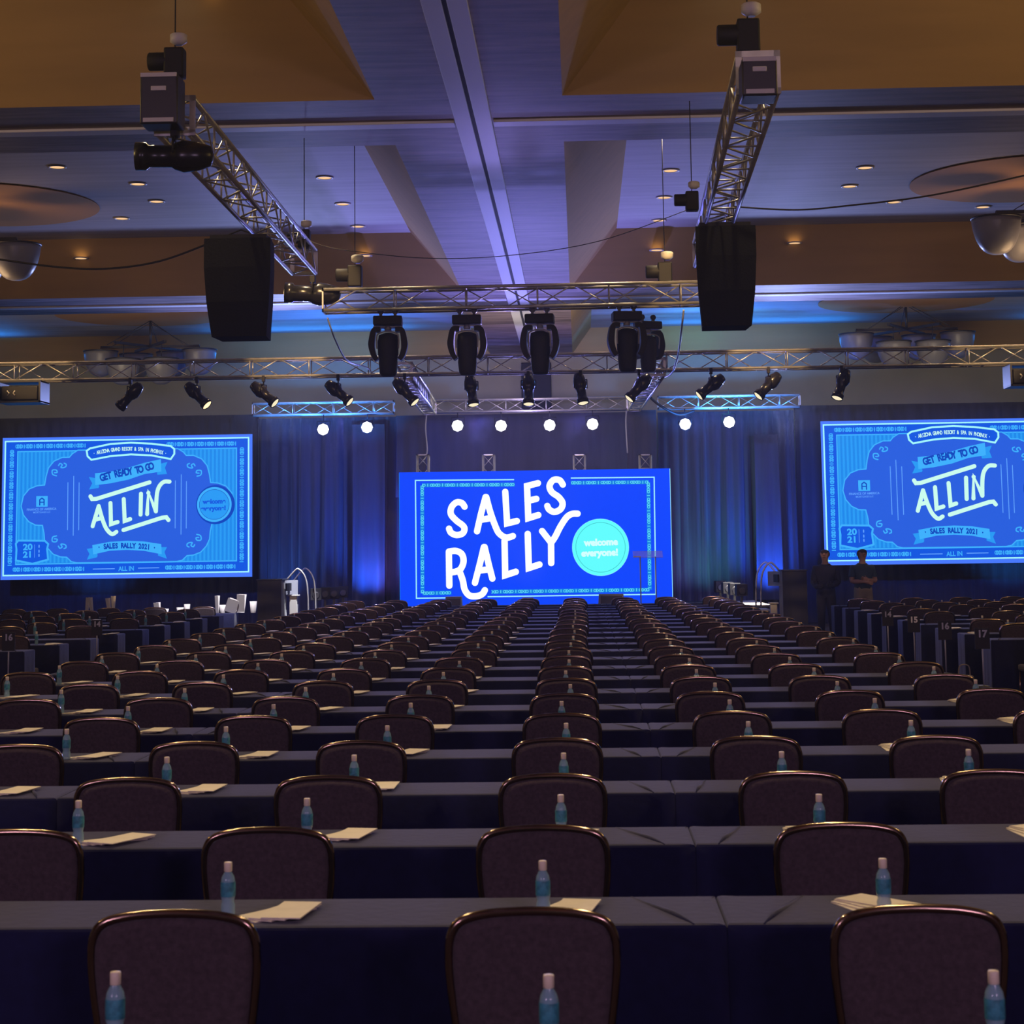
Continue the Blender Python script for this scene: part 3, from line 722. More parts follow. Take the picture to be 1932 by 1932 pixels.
def hoist(x, y, z, label, ztop=8.1, s=1.0):
    t = empty('chain_hoist', (x, y, z), 0, label, 'hoist', 'chain hoists on the trusses')
    b = MB(); b.box((0, 0, 0.14*s), (0.17*s, 0.16*s, 0.26*s), bev=0.02); b.lathe([(0.07*s, -0.11*s), (0.08*s, -0.1*s), (0.08*s, 0.1*s), (0.07*s, 0.11*s)], (-0.12*s, 0, 0.16*s), rotm('Y', PI/2)); b.build('motor', 'black', t)
    b = MB(); b.tube([(0, 0, 0.27*s), (0, 0, ztop-z)], 0.006, 6); b.build('chain', 'darkgrey', t)
    b = MB(); b.lathe([(0.03*s, 0), (0.075*s, 0.03*s), (0.075*s, 0.09*s), (0.06*s, 0.1*s)], (0.03*s, 0, 0.30*s), n=12); b.build('chain_bag', 'white', t)
pa = at(330, 150, 15.5); hoist(pa.x, 15.5, pa.z, 'chain hoist above the near end of the left truss', 8.19)
pa = at(1412, 105, 15.0); hoist(pa.x, 15.0, pa.z, 'chain hoist above the near end of the right truss', 8.19, 1.1)
for px, py, l in ((670, 546, 'left'), (1255, 540, 'right')):
    pa = at(px, py, YFT); hoist(pa.x, YFT, pa.z+0.02, 'chain hoist standing on the %s end of the moving-light truss' % l, 7.9, 1.15)
pa = at(574, 470, 23.0); hoist(pa.x, 23.0, pa.z, 'chain hoist at the far end of the left truss above the speaker', 7.1, 0.9)
pa = at(1306, 400, 21.5); hoist(pa.x, 21.5, pa.z, 'chain hoist beside the right truss just above the speaker', 7.1, 0.9)
# control boxes on the near truss ends
def truss_box(px0, px1, py0, py1, Y, label):
    a_, c_ = at(px0, py0, Y), at(px1, py1, Y); w, h = c_.x-a_.x, a_.z-c_.z
    t = empty('power_box', ((a_.x+c_.x)/2, Y, c_.z), 0, label, 'box', 'equipment boxes on the truss ends')
    b = MB(); b.box((0, 0, h/2), (w, 0.3, h), bev=0.015); b.build('body', 'darkgrey', t)
    for zz_, ww_ in ((h*0.97, 0.95), (0.03, 0.8)):
        b = MB(); b.box((0, -0.155, zz_), (w*ww_, 0.02, 0.035)); b.build('edge_strip', 'white', t)
    b = MB(); b.box((0, -0.156, h*0.7), (w*0.4, 0.02, 0.04), bev=0.006); b.build('handle', 'white', t)
truss_box(272, 342, 148, 240, 15.05, 'grey metal equipment box on the near end of the left truss')
truss_box(1396, 1464, 120, 188, 14.1, 'dark metal equipment box on the near end of the right truss')
# ------------------------------------------------------------------ moving heads
def rounded_arm(sx):
    b = MB(); pts = cr([(sx*0.10, 0, -0.02), (sx*0.19, 0, -0.03), (sx*0.222, 0, -0.16), (sx*0.225, 0, -0.27), (sx*0.195, 0, -0.38), (sx*0.155, 0, -0.44)], 5)
    n = len(pts); rings = []
    for i, p in enumerate(pts):
        d = (pts[min(i+1, n-1)]-pts[max(i-1, 0)]).normalized(); nn = V((-d.z, 0, d.x)); w = 0.045 - 0.015*abs(i/(n-1)-0.5)*2
        rings.append([b.bm.verts.new(p + nn*w*a_ + V((0, 0.09*c_, 0))) for a_, c_ in ((-1, -1), (1, -1), (1, 1), (-1, 1))])
    for i in range(n-1):
        for k in range(4): b._f([rings[i][k], rings[i][(k+1) % 4], rings[i+1][(k+1) % 4], rings[i+1][k]])
    b._f(rings[0]); b._f(rings[-1])
    return b
mh = empty('moving_head_light', (0, 0, 0), 0, 'x', 'stage light', 'moving head lights under the short truss')
b = MB(); b.box((0, 0, -0.07), (0.40, 0.30, 0.13), bev=0.02); b.build('base', 'black', mh)
b = MB(); b.box((-0.12, 0, -0.155), (0.17, 0.16, 0.016)); b.box((0.12, 0, -0.155), (0.17, 0.16, 0.016)); b.tube([(0, 0, -0.13), (0, 0, -0.2)], 0.05, 12); b.build('bearing', 'greytrim', mh)
yk = empty('yoke', (0, 0, 0)); bpy.data.objects.remove(yk)
for sx in (-1, 1):
    o = rounded_arm(sx).build('yoke_arm', 'black', mh); o.location = (0, 0, -0.17)
b = MB(); b.lathe([(0.06, 0.0), (0.13, -0.03), (0.145, -0.12), (0.142, -0.3), (0.125, -0.36), (0.132, -0.42), (0.118, -0.56), (0.095, -0.60), (0.02, -0.605)], (0, 0, -0.235), n=20, sy=1.05); b.build('head', 'black', mh)
b = MB(); b.tube(cr([(-0.148, -0.10, -0.46), (-0.15, -0.12, -0.33), (-0.13, -0.13, -0.26), (0, -0.13, -0.225), (0.13, -0.13, -0.26), (0.15, -0.12, -0.33), (0.148, -0.10, -0.46)], 5), 0.010, 8); b.build('trim_hoop', 'greytrim', mh)
for sx in (-1, 1):
    b = MB(); b.box((sx*0.1, 0, 0.03), (0.04, 0.06, 0.09), bev=0.008); b.lathe([(0.045, -0.02), (0.045, 0.02)], (sx*0.1, 0, 0.07), rotm('X', PI/2), n=12); b.build('clamp', 'darkgrey', mh)
cache_kids(mh)
names = ['leftmost', 'second from left', 'second from right', 'rightmost']
for i, (px, py) in enumerate(((732, 597), (881, 595), (1018, 593), (1182, 588))):
    p = at(px, py, YFT)
    lb = 'large black moving head light pointing down, %s of the four' % names[i]
    o = mh if i == 0 else copy_tree(mh, (0, 0, 0), 0, lb)
    o['label'] = lb; o.location = (p.x, YFT, p.z); o.rotation_euler = (0, 0, [0.05, 0, -0.05, 0.1][i])
p = at(1222, 618, 30.45)
o = copy_tree(mh, (p.x, 30.45, p.z+0.1), 0.4, 'black moving head light behind the others, right of the rightmost one')
# ------------------------------------------------------------------ ellipsoidal spotlights
def frame_to(d):
    z = V(d).normalized(); x = z.cross(V((0, 0, 1)))
    x = V((1, 0, 0)) if x.length < 0.05 else x.normalized(); y = z.cross(x)
    return Matrix((x, y, z)).transposed()
def spot(name, hang, drop, aim, label, group, lens='lamplow', s=1.0):
    t = empty(name, hang, 0, label, 'stage light', group)
    R = frame_to(aim); c = V((0, 0, -drop))
    b = MB(); b.box((0, 0, -0.02*s), (0.05*s, 0.08*s, 0.10*s), bev=0.008); b.build('clamp', 'black', t)
    b = MB(); x = R @ V((1, 0, 0))
    b.tube([(0, 0, -0.06*s), c*0.45, ], 0.012, 6); b.tube([c*0.45 + x*0.115*s, c*0.45 - x*0.115*s], 0.010, 6)
    for q_ in (-1, 1): b.tube([c*0.45 + x*0.115*s*q_, c + x*0.115*s*q_], 0.010, 6)
    b.build('yoke', 'black', t)
    b = MB(); b.lathe([(0.02*s, -0.26*s), (0.07*s, -0.24*s), (0.095*s, -0.16*s), (0.11*s, -0.06*s), (0.09*s, 0.0), (0.075*s, 0.02*s), (0.075*s, 0.17*s), (0.095*s, 0.19*s), (0.095*s, 0.26*s), (0.085*s, 0.26*s), (0.085*s, 0.235*s)], c, R, n=18, caps=True); b.build('barrel', 'blackgloss', t)
    b = MB(); b.lathe([(0.083*s, 0.24*s), (0.083*s, 0.248*s), (0.06*s, 0.262*s), (0.005, 0.268*s)], c, R, n=18); b.build('lens', lens, t)
    return t
fx = [(250, -1.0, 'black'), (375, 1.0, 'lamp'), (500, 1.2, 'lamplow'), (640, 1.2, 'lamplow'), (765, 0.9, 'lamplow'), (890, 0.15, 'lamplow'), (997, 0.0, 'lamplow'), (1095, 0.15, 'lamplow'), (1205, -0.9, 'lamplow'), (1340, -1.3, 'lamplow'), (1448, -1.0, 'lamplow'), (1585, -0.4, 'lamplow')]
for i, (px, ax, ln) in enumerate(fx):
    y_ = 706 + (1932-px)*0.0 - 0.0
    p = at(px, 700, YLT)
    zz = zl - T/2 - 0.03
    spot('spotlight', (p.x, YLT-0.14, zz), 0.27, (ax, -0.28 if i else 0.2, -1.0), 'black ellipsoidal spotlight hanging from the full-width truss, %s from the left' % ORD[i+1], 'ellipsoidal spotlights on the full-width truss', ln, 1.05)
p = at(590, 560, YFT)
spot('spotlight', (p.x, YFT, p.z+0.3), 0.26, (-1, -0.1, 0.05), 'big black spotlight lying sideways at the left end of the moving-light truss', 'sideways spotlights on the trusses', 'lamp', 1.5)
p = at(330, 262, 15.2)
spot('spotlight', (p.x, 15.2, p.z+0.1), 0.25, (-1, -0.1, 0.0), 'big black spotlight lying sideways under the near end of the left truss', 'sideways spotlights on the trusses', 'lamplow', 1.25)
# eight blinding wash lamps
for i, (px, py) in enumerate(((609, 810), (692, 806), (863, 803), (945, 803), (1037, 802), (1118, 800), (1293, 800), (1376, 796))):
    p = at(px, py, 43.7)
    t = empty('wash_lamp', (p.x, 43.75, p.z), 0, 'bright white wash lamp glaring above the stage, %s from the left' % ORD[i+1], 'stage light', 'glaring wash lamps under the back trusses')
    b = MB(); b.lathe([(0.05, 0.25), (0.12, 0.2), (0.14, 0.05), (0.145, 0.0), (0.13, 0.0)], (0, 0, 0), rotm('X', -PI/2), n=6*3); b.build('housing', 'black', t)
    b = MB(); b.lathe([(0.134, 0.012), (0.134, -0.01), (0.08, -0.03), (0.004, -0.035)], (0, 0, 0), rotm('X', -PI/2), n=8); b.build('lens', 'lampw', t)
    b = MB()
    for s in (-1, 1): b.tube([(s*0.155, 0.1, 0), (s*0.155, 0.1, 0.2)], 0.01, 6)
    b.tube([(-0.155, 0.1, 0.2), (0.155, 0.1, 0.2)], 0.01, 6); b.tube([(0, 0.1, 0.2), (0, 0.1, zbt-0.16-p.z)], 0.012, 6); b.build('yoke', 'black', t)
# projectors
def projector(p, label, mark):
    t = empty('projector', p, 0, label, 'projector', 'projectors hanging from the full-width truss')
    b = MB(); b.box((0, 0, -0.2), (0.62, 0.5, 0.24), bev=0.02); b.build('body', 'black', t)
    b = MB()
    for sx in (-1, 1):
        b.box((sx*0.35, 0, -0.18), (0.03, 0.55, 0.36))
    b.box((0, 0, -0.005), (0.73, 0.5, 0.03)); b.box((0, 0, -0.35), (0.73, 0.55, 0.03)); b.build('cage', 'darkgrey', t)
    b = MB()
    for x0_, ang in mark:
        b.tube([(x0_-0.03, -0.26, -0.16), (x0_, -0.265, -0.2), (x0_-0.03, -0.26, -0.24)] if ang < 0 else [(x0_+0.03, -0.26, -0.16), (x0_, -0.265, -0.2), (x0_+0.03, -0.26, -0.24)], 0.014, 6)
    b.build('logo', 'white', t)
    b = MB(); b.lathe([(0.08, 0), (0.09, 0.02), (0.09, 0.12), (0.07, 0.13)], (0.12, 0.24, -0.2), rotm('X', -PI/2), n=18); b.build('lens', 'blackgloss', t)
p = at(45, 722, YLT); projector(V((p.x, YLT, zl-T/2-0.03)), 'black caged projector hanging at the left end of the full-width truss', ((-0.17, -1), (-0.10, 1)))
p = at(1940, 688, YLT); projector(V((p.x, YLT, zl-T/2-0.03)), 'black caged projector hanging at the right end of the full-width truss', ((-0.17, -1), (-0.10, 1)))
# ------------------------------------------------------------------ chandeliers
def chandelier(x, y, z, label, zc):
    t = empty('chandelier', (x, y, z), 0, label, 'chandelier', 'bowl chandeliers in the ceiling bays')
    b = MB(); b.tube([(0, 0, 0), (0, 0, zc-z)], 0.03, 10); b.build('stem', 'darkgrey', t)
    b = MB()
    for k_ in range(3):
        a_ = 2*PI*k_/3 + PI/2; b.tube([(0, 0, 0.65), (1.1*math.cos(a_), 1.1*math.sin(a_), 0.0)], 0.010, 6)
    for s in (-1, 1): b.tube([(0, 0, 0.6), (s*0.95, 0, 0.03)], 0.008, 6)
    b.build('suspension_wires', 'darkgrey', t)
    b = MB()
    for k_ in range(3): 
        a_ = PI*k_/3; b.box((0, 0, 0.0), (2.5, 0.07, 0.06), rotm('Z', a_))
    b.build('cross_arms', 'darkgrey', t)
    for k_ in range(6):
        a_ = PI*k_/3; low = k_ % 2; r = 1.22 if not low else 0.85; zz = -0.1 if not low else -0.42
        if k_ in (0, 3): zz = -0.12; r = 1.25
        if k_ in (1, 2): zz = -0.1
        if k_ in (4, 5): zz = -0.42; r = 0.95
        bo = MB(); prof = []
        for j in range(11):
            tt = j/10; rr = 0.42*math.cos(tt*PI/2)**0.75 if j < 10 else 0.01; prof.append((max(rr, 0.01), -0.62*math.sin(tt*PI/2)**1.15))
        bo.lathe([(0.40, 0.0)] + prof, (r*math.cos(a_), r*math.sin(a_), zz), n=28, caps=False)
        o = bo.build('glass_bowl', 'bowl', t)
        bo = MB(); bo.lathe([(0.42, 0), (0.44, 0.01), (0.44, 0.03), (0.40, 0.03)], (r*math.cos(a_), r*math.sin(a_), zz), n=28)
        bo.tube([(r*math.cos(a_), r*math.sin(a_), zz+0.03), (r*math.cos(a_), r*math.sin(a_), 0.0)], 0.012, 6); bo.build('bowl_rim', 'darkgrey', t)
chandelier(-10.72, 46.0, 7.10, 'glass bowl chandelier far away over the left projection screen', 7.78)
chandelier(8.18, 46.0, 7.20, 'glass bowl chandelier far away over the right projection screen', 7.78)
chandelier(-11.1, 32.0, 7.45, 'glass bowl chandelier cut by the left edge of the photo', ZCO)
chandelier(8.55, 32.0, 7.58, 'glass bowl chandelier cut by the right edge of the photo', ZCO)
# ------------------------------------------------------------------ cables
def cable(pts, r, label, mat_='rubber'):
    b = MB(); b.tube(cr([V(p) for p in pts], 8), r, 6); tag(b.build('power_cable', mat_), label, 'cable')
cable([at(-30, 485, 20.5), at(100, 503, 20.5), at(200, 507, 20.5), at(300, 493, 20.5), at(395, 459, 20.5)], 0.012, 'dark cable swagging from the left edge to the left speaker')
cable([at(1385, 390, 20.0), at(1500, 396, 20), at(1600, 388, 20), at(1760, 368, 20), at(1960, 325, 20)], 0.010, 'dark cable running from the right truss to the right edge')
cable([at(585, 455, 25), at(640, 470, 25), at(800, 487, 25), at(960, 482, 25), at(1130, 455, 25), at(1300, 395, 25)], 0.006, 'thin dark cable sagging between the two side trusses')
cable([at(618, 600, 25.3), at(632, 640, 25.6), at(655, 680, 27), at(690, 692, 30), at(700, 700, 30.8)], 0.012, 'loose cable hanging between the trusses left of the moving heads', 'greytrim')
cable([at(1290, 585, 25.3), at(1286, 620, 25.6), at(1281, 660, 27), at(1270, 700, 29), at(1255, 712, 30.8)], 0.014, 'loose cable hanging between the trusses right of the moving heads', 'greytrim')
cable([at(1222, 745, 43), at(1245, 765, 43.4), at(1280, 782, 43.6), at(1310, 775, 43.7)], 0.03, 'black cable loop below the right linking truss')
b = MB(); b.tube(cr([at(805, 780, 43.7), at(803, 810, 43.6), at(806, 850, 43.5), at(800, 868, 43.4)], 6), 0.018, 6); tag(b.build('safety_cable', 'greytrim'), 'pale cable hanging to the leftmost LED tower', 'cable')
b = MB(); b.tube(cr([at(1182, 775, 43.7), at(1181, 800, 43.6), at(1184, 855, 43.5)], 6), 0.018, 6); tag(b.build('safety_cable', 'greytrim'), 'pale cable hanging near the rightmost LED tower', 'cable')
# ------------------------------------------------------------------ stage furniture
def monitor(px0, px1, pyt, label):
    a_, c_ = at(px0, pyt, 41.2), at(px1, pyt, 41.2); w = c_.x-a_.x
    t = empty('floor_monitor', ((a_.x+c_.x)/2, 41.2, 0.606), 0, label, 'monitor', 'low monitors on the stage front')
    b = MB(); h = a_.z-0.606; b.prism([(-w/2, 0), (w/2, 0), (w/2*0.92, h), (-w/2*0.92, h)], -0.12, 0.2); b.build('housing', 'greypanel', t)
    b = MB(); b.box((0, -0.125, h/2), (w*0.8, 0.01, h*0.7)); b.build('grille', 'darkgrey', t)
monitor(840, 872, 1126, 'small grey floor monitor below the left letters of the LED wall')
monitor(984, 1007, 1128, 'tiny floor monitor in the middle of the stage front')
monitor(1128, 1178, 1121, 'wide grey floor monitor below the cyan circle of the LED wall')
lc = at(1222, 1046, 41.6)
t = empty('lectern', (lc.x, 41.6, 0.606), 0, 'clear acrylic lectern standing on stage in front of the LED wall', 'lectern')
b = MB(); b.box((0, 0, lc.z-0.606), (0.66, 0.36, 0.015), rotm('X', math.radians(22))); b.build('top', 'pane', t)
b = MB(); b.tube([(-0.17, 0, 0.02), (-0.17, 0, lc.z-0.65)], 0.014, 8); b.tube([(0.17, 0, 0.02), (0.17, 0, lc.z-0.65)], 0.014, 8); b.build('post', 'greytrim', t)
b = MB(); b.box((0, 0, 0.01), (0.5, 0.4, 0.02), bev=0.004); b.build('base', 'pane', t)
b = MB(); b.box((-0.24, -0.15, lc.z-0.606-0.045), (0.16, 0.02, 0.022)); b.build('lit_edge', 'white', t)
def fills(side, pts):
    for i, (px, py, Y) in enumerate(pts):
        p = at(px, py, Y)
        t = empty('stage_speaker', (p.x, Y, p.z-0.26), 0.15, 'small black speaker on a short stand at the %s stage edge, %s from the aisle' % (side, ORD[i+1]), 'speaker', 'small speakers along the stage edges')
        b = MB(); b.box((0, 0, 0.13), (0.24, 0.22, 0.26), bev=0.012); b.build('cabinet', 'black', t)
        b = MB(); b.lathe([(0.08, 0), (0.085, -0.006), (0.06, -0.01)], (0, -0.112, 0.11), rotm('X', -PI/2)); b.build('driver', 'darkgrey', t)
        b = MB(); b.box((0, 0, (0.605-(p.z-0.26))/2), (0.05, 0.05, max(0.02, (p.z-0.26)-0.605))); b.build('stand', 'darkgrey', t)
fills('left', ((596, 1110, 40.6), (613, 1108, 41.4), (630, 1108, 42.2), (647, 1106, 43.0)))
fills('right', ((1398, 1102, 40.8), (1385, 1100, 41.5), (1372, 1098, 42.2), (1358, 1096, 43.0)))
def steps(side, x, sgn, xr):
    t = empty('stage_steps', (x, 39.25, 0), 0, 'short stage steps with curved handrails at the %s corner of the stage' % side, 'steps')
    for i in range(3):
        b = MB(); b.box((sgn*(-0.22+0.22*i), 0.6, 0.18+0.19*i), (0.26, 1.1, 0.035), bev=0.006); b.build('tread', 'deck', t)
    b = MB()
    for i in range(3):
        for y in (0.1, 1.1): b.tube([(sgn*(-0.22+0.22*i), y, 0), (sgn*(-0.22+0.22*i), y, 0.17+0.19*i)], 0.02, 6)
    b.build('support_frame', 'alu', t)
    for y in (0.05, 1.15):
        b = MB(); b.tube(cr([(sgn*-0.45, y, 0.0), (sgn*-0.45, y, 0.95), (sgn*-0.30, y, 1.15), (sgn*0.0, y, 1.5), (sgn*0.10, y, 1.54), (sgn*0.22, y, 1.40), (sgn*0.28, y, 1.15), (sgn*0.30, y, 0.62)], 5), 0.018, 8); b.build('handrail', 'alu', t)
steps('left', -6.05, 1, 0); steps('right', 4.05+0.0, -1, 0)
def cabinet(side, x, sgn, h):
    t = empty('control_desk', (x, 38.7, 0), 0, 'tall black-skirted technician desk with a grey side screen beside the %s stage steps' % side, 'desk')
    b = MB(); b.box((0, 0, h/2), (0.5, 0.7, h), bev=0.01); b.build('skirt', 'drape', t)
    b = MB(); b.box((0, 0, h+0.012), (0.54, 0.74, 0.024), bev=0.006); b.build('top', 'darkgrey', t)
    b = MB(); b.box((sgn*0.33, 0.25, h-0.16), (0.03, 0.55, 0.3), rotm('Z', sgn*-0.45)); p_ = b.build('side_panel', 'greypanel', t)
    b = MB(); b.box((sgn*0.31, 0.03, h-0.15), (0.04, 0.08, 0.16), rotm('Z', sgn*-0.45)); b.box((sgn*0.34, 0.17, h-0.15), (0.04, 0.08, 0.16), rotm('Z', sgn*-0.45)); b.build('window', 'black', p_)
cabinet('left', -6.42, 1, 1.33); cabinet('right', 4.36, -1, 1.38)
b = MB(); b.box((0, 0, 0.5), (0.16, 0.16, 0.98), bev=0.01); b.box((0, 0, 1.0), (0.24, 0.2, 0.03), bev=0.005)
tag(b.build('white_post', 'deck', loc=(-6.03, 39.1, 0)), 'white-lit post with a flat cap beside the left stage steps', 'post')
b = MB(); b.box((0, 0, 0.35), (0.14, 0.14, 0.7), bev=0.01); b.box((0, 0, 0.72), (0.2, 0.2, 0.03), bev=0.005)
tag(b.build('white_post', 'deck', loc=(3.97, 38.9, 0)), 'white-lit post below the right technician desk', 'post')
# white things on the far left tables
def tent(px, pyb, Y, w, h, label, lean=0.0):
    p = at(px, pyb, Y); z = 0.7525
    b = MB(); th = 0.012
    R1, R2 = rotm('X', 0.30), rotm('X', -0.30)
    b.box((0, -0.05, h/2*0.96+0.008), (w, 0.006, h), R1 @ rotm('Y', lean)); b.box((0, 0.05, h/2*0.96+0.008), (w, 0.006, h), R2 @ rotm('Y', lean))
    tag(b.build('tent_card', 'white', loc=(p.x, Y, z)), label, 'card', 'white folded cards on the far left tables')
def cup(px, Y, h, r, label):
    p = at(px, 1140, Y); b = MB(); b.lathe([(r*0.7, 0), (r*0.72, 0.004), (r, h), (r*0.93, h), (r*0.66, 0.01)], n=18)
    tag(b.build('white_cup', 'white', loc=(p.x, Y, 0.7525)), label, 'cup', 'white cups on the far left tables')
yk_ = 5.59+1.49*20+0.23
tent(165, 1140, yk_, 0.05, 0.34, 'narrow white folded card on the far table, leftmost of the cards', 0.12)
tent(172, 1140, yk_-0.0, 0.05, 0.34, 'narrow white folded card leaning beside the leftmost card', -0.16)
tent(205, 1140, yk_, 0.05, 0.32, 'narrow white card in the middle of the far left table', -0.12); tent(214, 1140, yk_, 0.045, 0.36, 'tallest narrow white card right of the middle of the far left table', 0.0)
tent(297, 1150, yk_, 0.10, 0.22, 'small white folded card below the right half of the left screen', -0.1)
cup(312, yk_, 0.10, 0.07, 'squat white cup right of the small white card'); cup(340, yk_, 0.12, 0.07, 'squat white cup left of its neighbour on the far table'); cup(353, yk_, 0.18, 0.06, 'taller white cup on the far left table')
tent(410, 1147, yk_, 0.06, 0.34, 'tall narrow white card left of the big white folded sheets'); cup(420, yk_, 0.16, 0.06, 'white cup beside the tall narrow white card')
tent(438, 1147, yk_, 0.22, 0.27, 'big slanted white folded sheet below the screen corner', 0.35); tent(455, 1147, yk_, 0.15, 0.36, 'biggest upright white folded sheet on the far left table', 0.06)
cup(478, yk_, 0.22, 0.07, 'tall white cup at the right end of the far left table')
# bag hung on a chair in the right block
p = at(1806, 1238, 23.0); b = MB(); b.box((0, 0, 0.16), (0.22, 0.12, 0.3), bev=0.04); b.tube(cr([(-0.07, 0, 0.3), (-0.05, 0, 0.42), (0.05, 0, 0.42), (0.07, 0, 0.3)], 5), 0.008, 6)
tag(b.build('tote_bag', 'khaki', loc=(4.55, 22.6, 0.0)), 'small khaki tote bag on the floor in the right aisle', 'bag')
# ------------------------------------------------------------------ people
def person(name, loc, rz, label, pose, shirt, trousers, hairlen):
    root = empty(name, loc, rz, label, 'person', 'people standing by the right screen')
    vs, es, rs = [], [], []
    def ch(pts, start=None, radii=None):
        prev = start
        for p_, r in zip(pts, radii):
            vs.append(p_); rs.append(r); i = len(vs)-1
            if prev is not None: es.append((prev, i))
            prev = i
        return prev
    pel = ch([(0, 0, 0.96)], None, [(0.165, 0.115)])
    wa = ch([(0, 0.0, 1.08), (0, 0.0, 1.22), (0, 0.01, 1.38), (0, 0.01, 1.47)], pel, [(0.16, 0.125), (0.18, 0.135), (0.185, 0.13), (0.13, 0.095)])
    nk = ch([(0, 0.0, 1.54), (0, -0.01, 1.60)], wa, [0.066, 0.064])
    hd = ch([(0, -0.015, 1.66), (0, -0.01, 1.73), (0, 0.0, 1.80)], nk, [(0.074, 0.082), (0.086, 0.104), (0.070, 0.088)])
    ch([(0, -0.115, 1.70)], hd-1, [0.014])
    for s in (-1, 1): ch([(s*0.088, 0.0, 1.71)], hd-1, [0.016])
    chest = wa-1
    for s in (-1, 1):
        sh = (s*0.195, 0.01, 1.43)
        el, wr, hn = pose[s]
        a_ = ch([sh, tuple((V(sh)+V(el))/2), el, tuple((V(el)+V(wr))/2), wr, hn], chest, [0.072, 0.064, 0.052, 0.047, 0.033, 0.036])
        d = (V(hn)-V(wr)).normalized(); sd = d.cross(V((0, 0, 1))).normalized()
        if sd.length < 0.1: sd = V((1, 0, 0))
        upv = sd.cross(d)
        for j, (o_, ln) in enumerate(((-0.03, 0.06), (-0.01, 0.075), (0.01, 0.07), (0.03, 0.055))):
            b0 = V(hn)+upv*o_+d*0.035; ch([tuple(b0), tuple(b0+d*ln*0.6), tuple(b0+d*ln-sd*0.015)], a_, [0.0095, 0.009, 0.008])
        b0 = V(hn)+upv*0.04-d*0.01; ch([tuple(b0), tuple(b0+upv*0.025+d*0.03)], a_, [0.011, 0.009])
        hp = (s*0.095, 0, 0.92)
        ch([hp, (s*0.10, -0.01, 0.7), (s*0.105, -0.01, 0.5), (s*0.11, 0.01, 0.3), (s*0.11, 0.02, 0.10), (s*0.115, -0.03, 0.045), (s*0.125, -0.16, 0.035)], pel, [0.095, 0.082, 0.06, 0.056, 0.04, 0.042, 0.036])
    me = bpy.data.meshes.new('body'); me.from_pydata(vs, es, []); ob = bpy.data.objects.new('tmp_body', me); C.objects.link(ob)
    ob.modifiers.new('skin', 'SKIN').use_smooth_shade = True
    sk = me.skin_vertices[0].data
    for i, r in enumerate(rs): sk[i].radius = r if isinstance(r, tuple) else (r, r); sk[i].use_root = (i == 0)
    sub = ob.modifiers.new('sub', 'SUBSURF'); sub.levels = 2; sub.render_levels = 2
    dg = bpy.context.evaluated_depsgraph_get(); dg.update()
    m2 = bpy.data.meshes.new_from_object(ob.evaluated_get(dg)); m2.name = 'body'
    bpy.data.objects.remove(ob)
    m2.materials.clear(); m2.materials.append(M['skin'])
    for pl in m2.polygons: pl.use_smooth = True; pl.material_index = 0
    body = bpy.data.objects.new('body', m2); C.objects.link(body); body.parent = root
    def cloth(nm, test, off, mt):
        bm = bmesh.new(); bm.from_mesh(m2); bm.normal_update()
        dl = [f for f in bm.faces if not test(f.calc_center_median())]
        bmesh.ops.delete(bm, geom=dl, context='FACES')
        for v_ in bm.verts: v_.co += v_.normal*off
        mm = bpy.data.meshes.new(nm); bm.to_mesh(mm); bm.free(); mm.materials.clear(); mm.materials.append(M[mt])
        o = bpy.data.objects.new(nm, mm); C.objects.link(o); o.parent = root
        s_ = o.modifiers.new('thickness', 'SOLIDIFY'); s_.thickness = 0.006; s_.offset = -0.5
        return o
    el1, el2 = V(pose[1][0]), V(pose[-1][0])
    sleeve = 0.1 if shirt == 'teal' else -1
    def is_shirt(c):
        if c.z > 1.52 or c.z < 0.93: return False
        if abs(c.x) < 0.17 and c.y > -0.125: return True
        if shirt == 'teal': return c.z > 1.26 and c.y > -0.10
        return c.z > 1.05
    cloth('shirt', is_shirt, 0.014, shirt)
    lowz = 0.5 if trousers == 'khaki' else 0.14
    cloth('shorts' if trousers == 'khaki' else 'trousers', lambda c: lowz < c.z < 1.04 and abs(c.x) < 0.24 and c.y > -0.13, 0.018, trousers)
    cloth('shoe', lambda c: c.z < 0.09, 0.010, 'black')
    cloth('hair', lambda c: c.z + c.y*-0.55 > 1.79 or (c.y > 0.02 and c.z > (1.68 if hairlen == 0 else 1.60) and abs(c.x) < 0.13) or (c.z > 1.70 and c.y > -0.03), 0.010, 'hair')
    for s in (-1, 1):
        b = MB(); b.lathe([(0.002, -0.009), (0.009, 0), (0.002, 0.009)], (s*0.033, -0.105, 1.735), n=8); b.build('eye', 'black', root)
    b = MB(); b.box((0, -0.096, 1.655), (0.045, 0.012, 0.007)); b.build('mouth', 'hair', root)
cross = {1: ((0.25, -0.03, 1.17), (0.06, -0.19, 1.20), (-0.03, -0.20, 1.22)), -1: ((-0.25, -0.03, 1.17), (-0.06, -0.21, 1.17), (0.03, -0.215, 1.15))}
hold = {1: ((0.24, 0.0, 1.17), (0.17, -0.2, 1.1), (0.12, -0.27, 1.11)), -1: ((-0.24, 0.0, 1.17), (-0.16, -0.2, 1.08), (-0.1, -0.27, 1.09))}
p = at(1626, 1040, 37.3); person('person', (p.x, 37.3, 0), 0.25, 'person in a teal polo shirt with crossed arms before the right screen corner', cross, 'teal', 'khaki', 1)
p = at(1556, 1040, 37.0); person('person', (p.x, 37.0, 0), -0.25, 'person in a dark long-sleeved shirt standing beside the right technician desk', hold, 'navy', 'denim', 0)
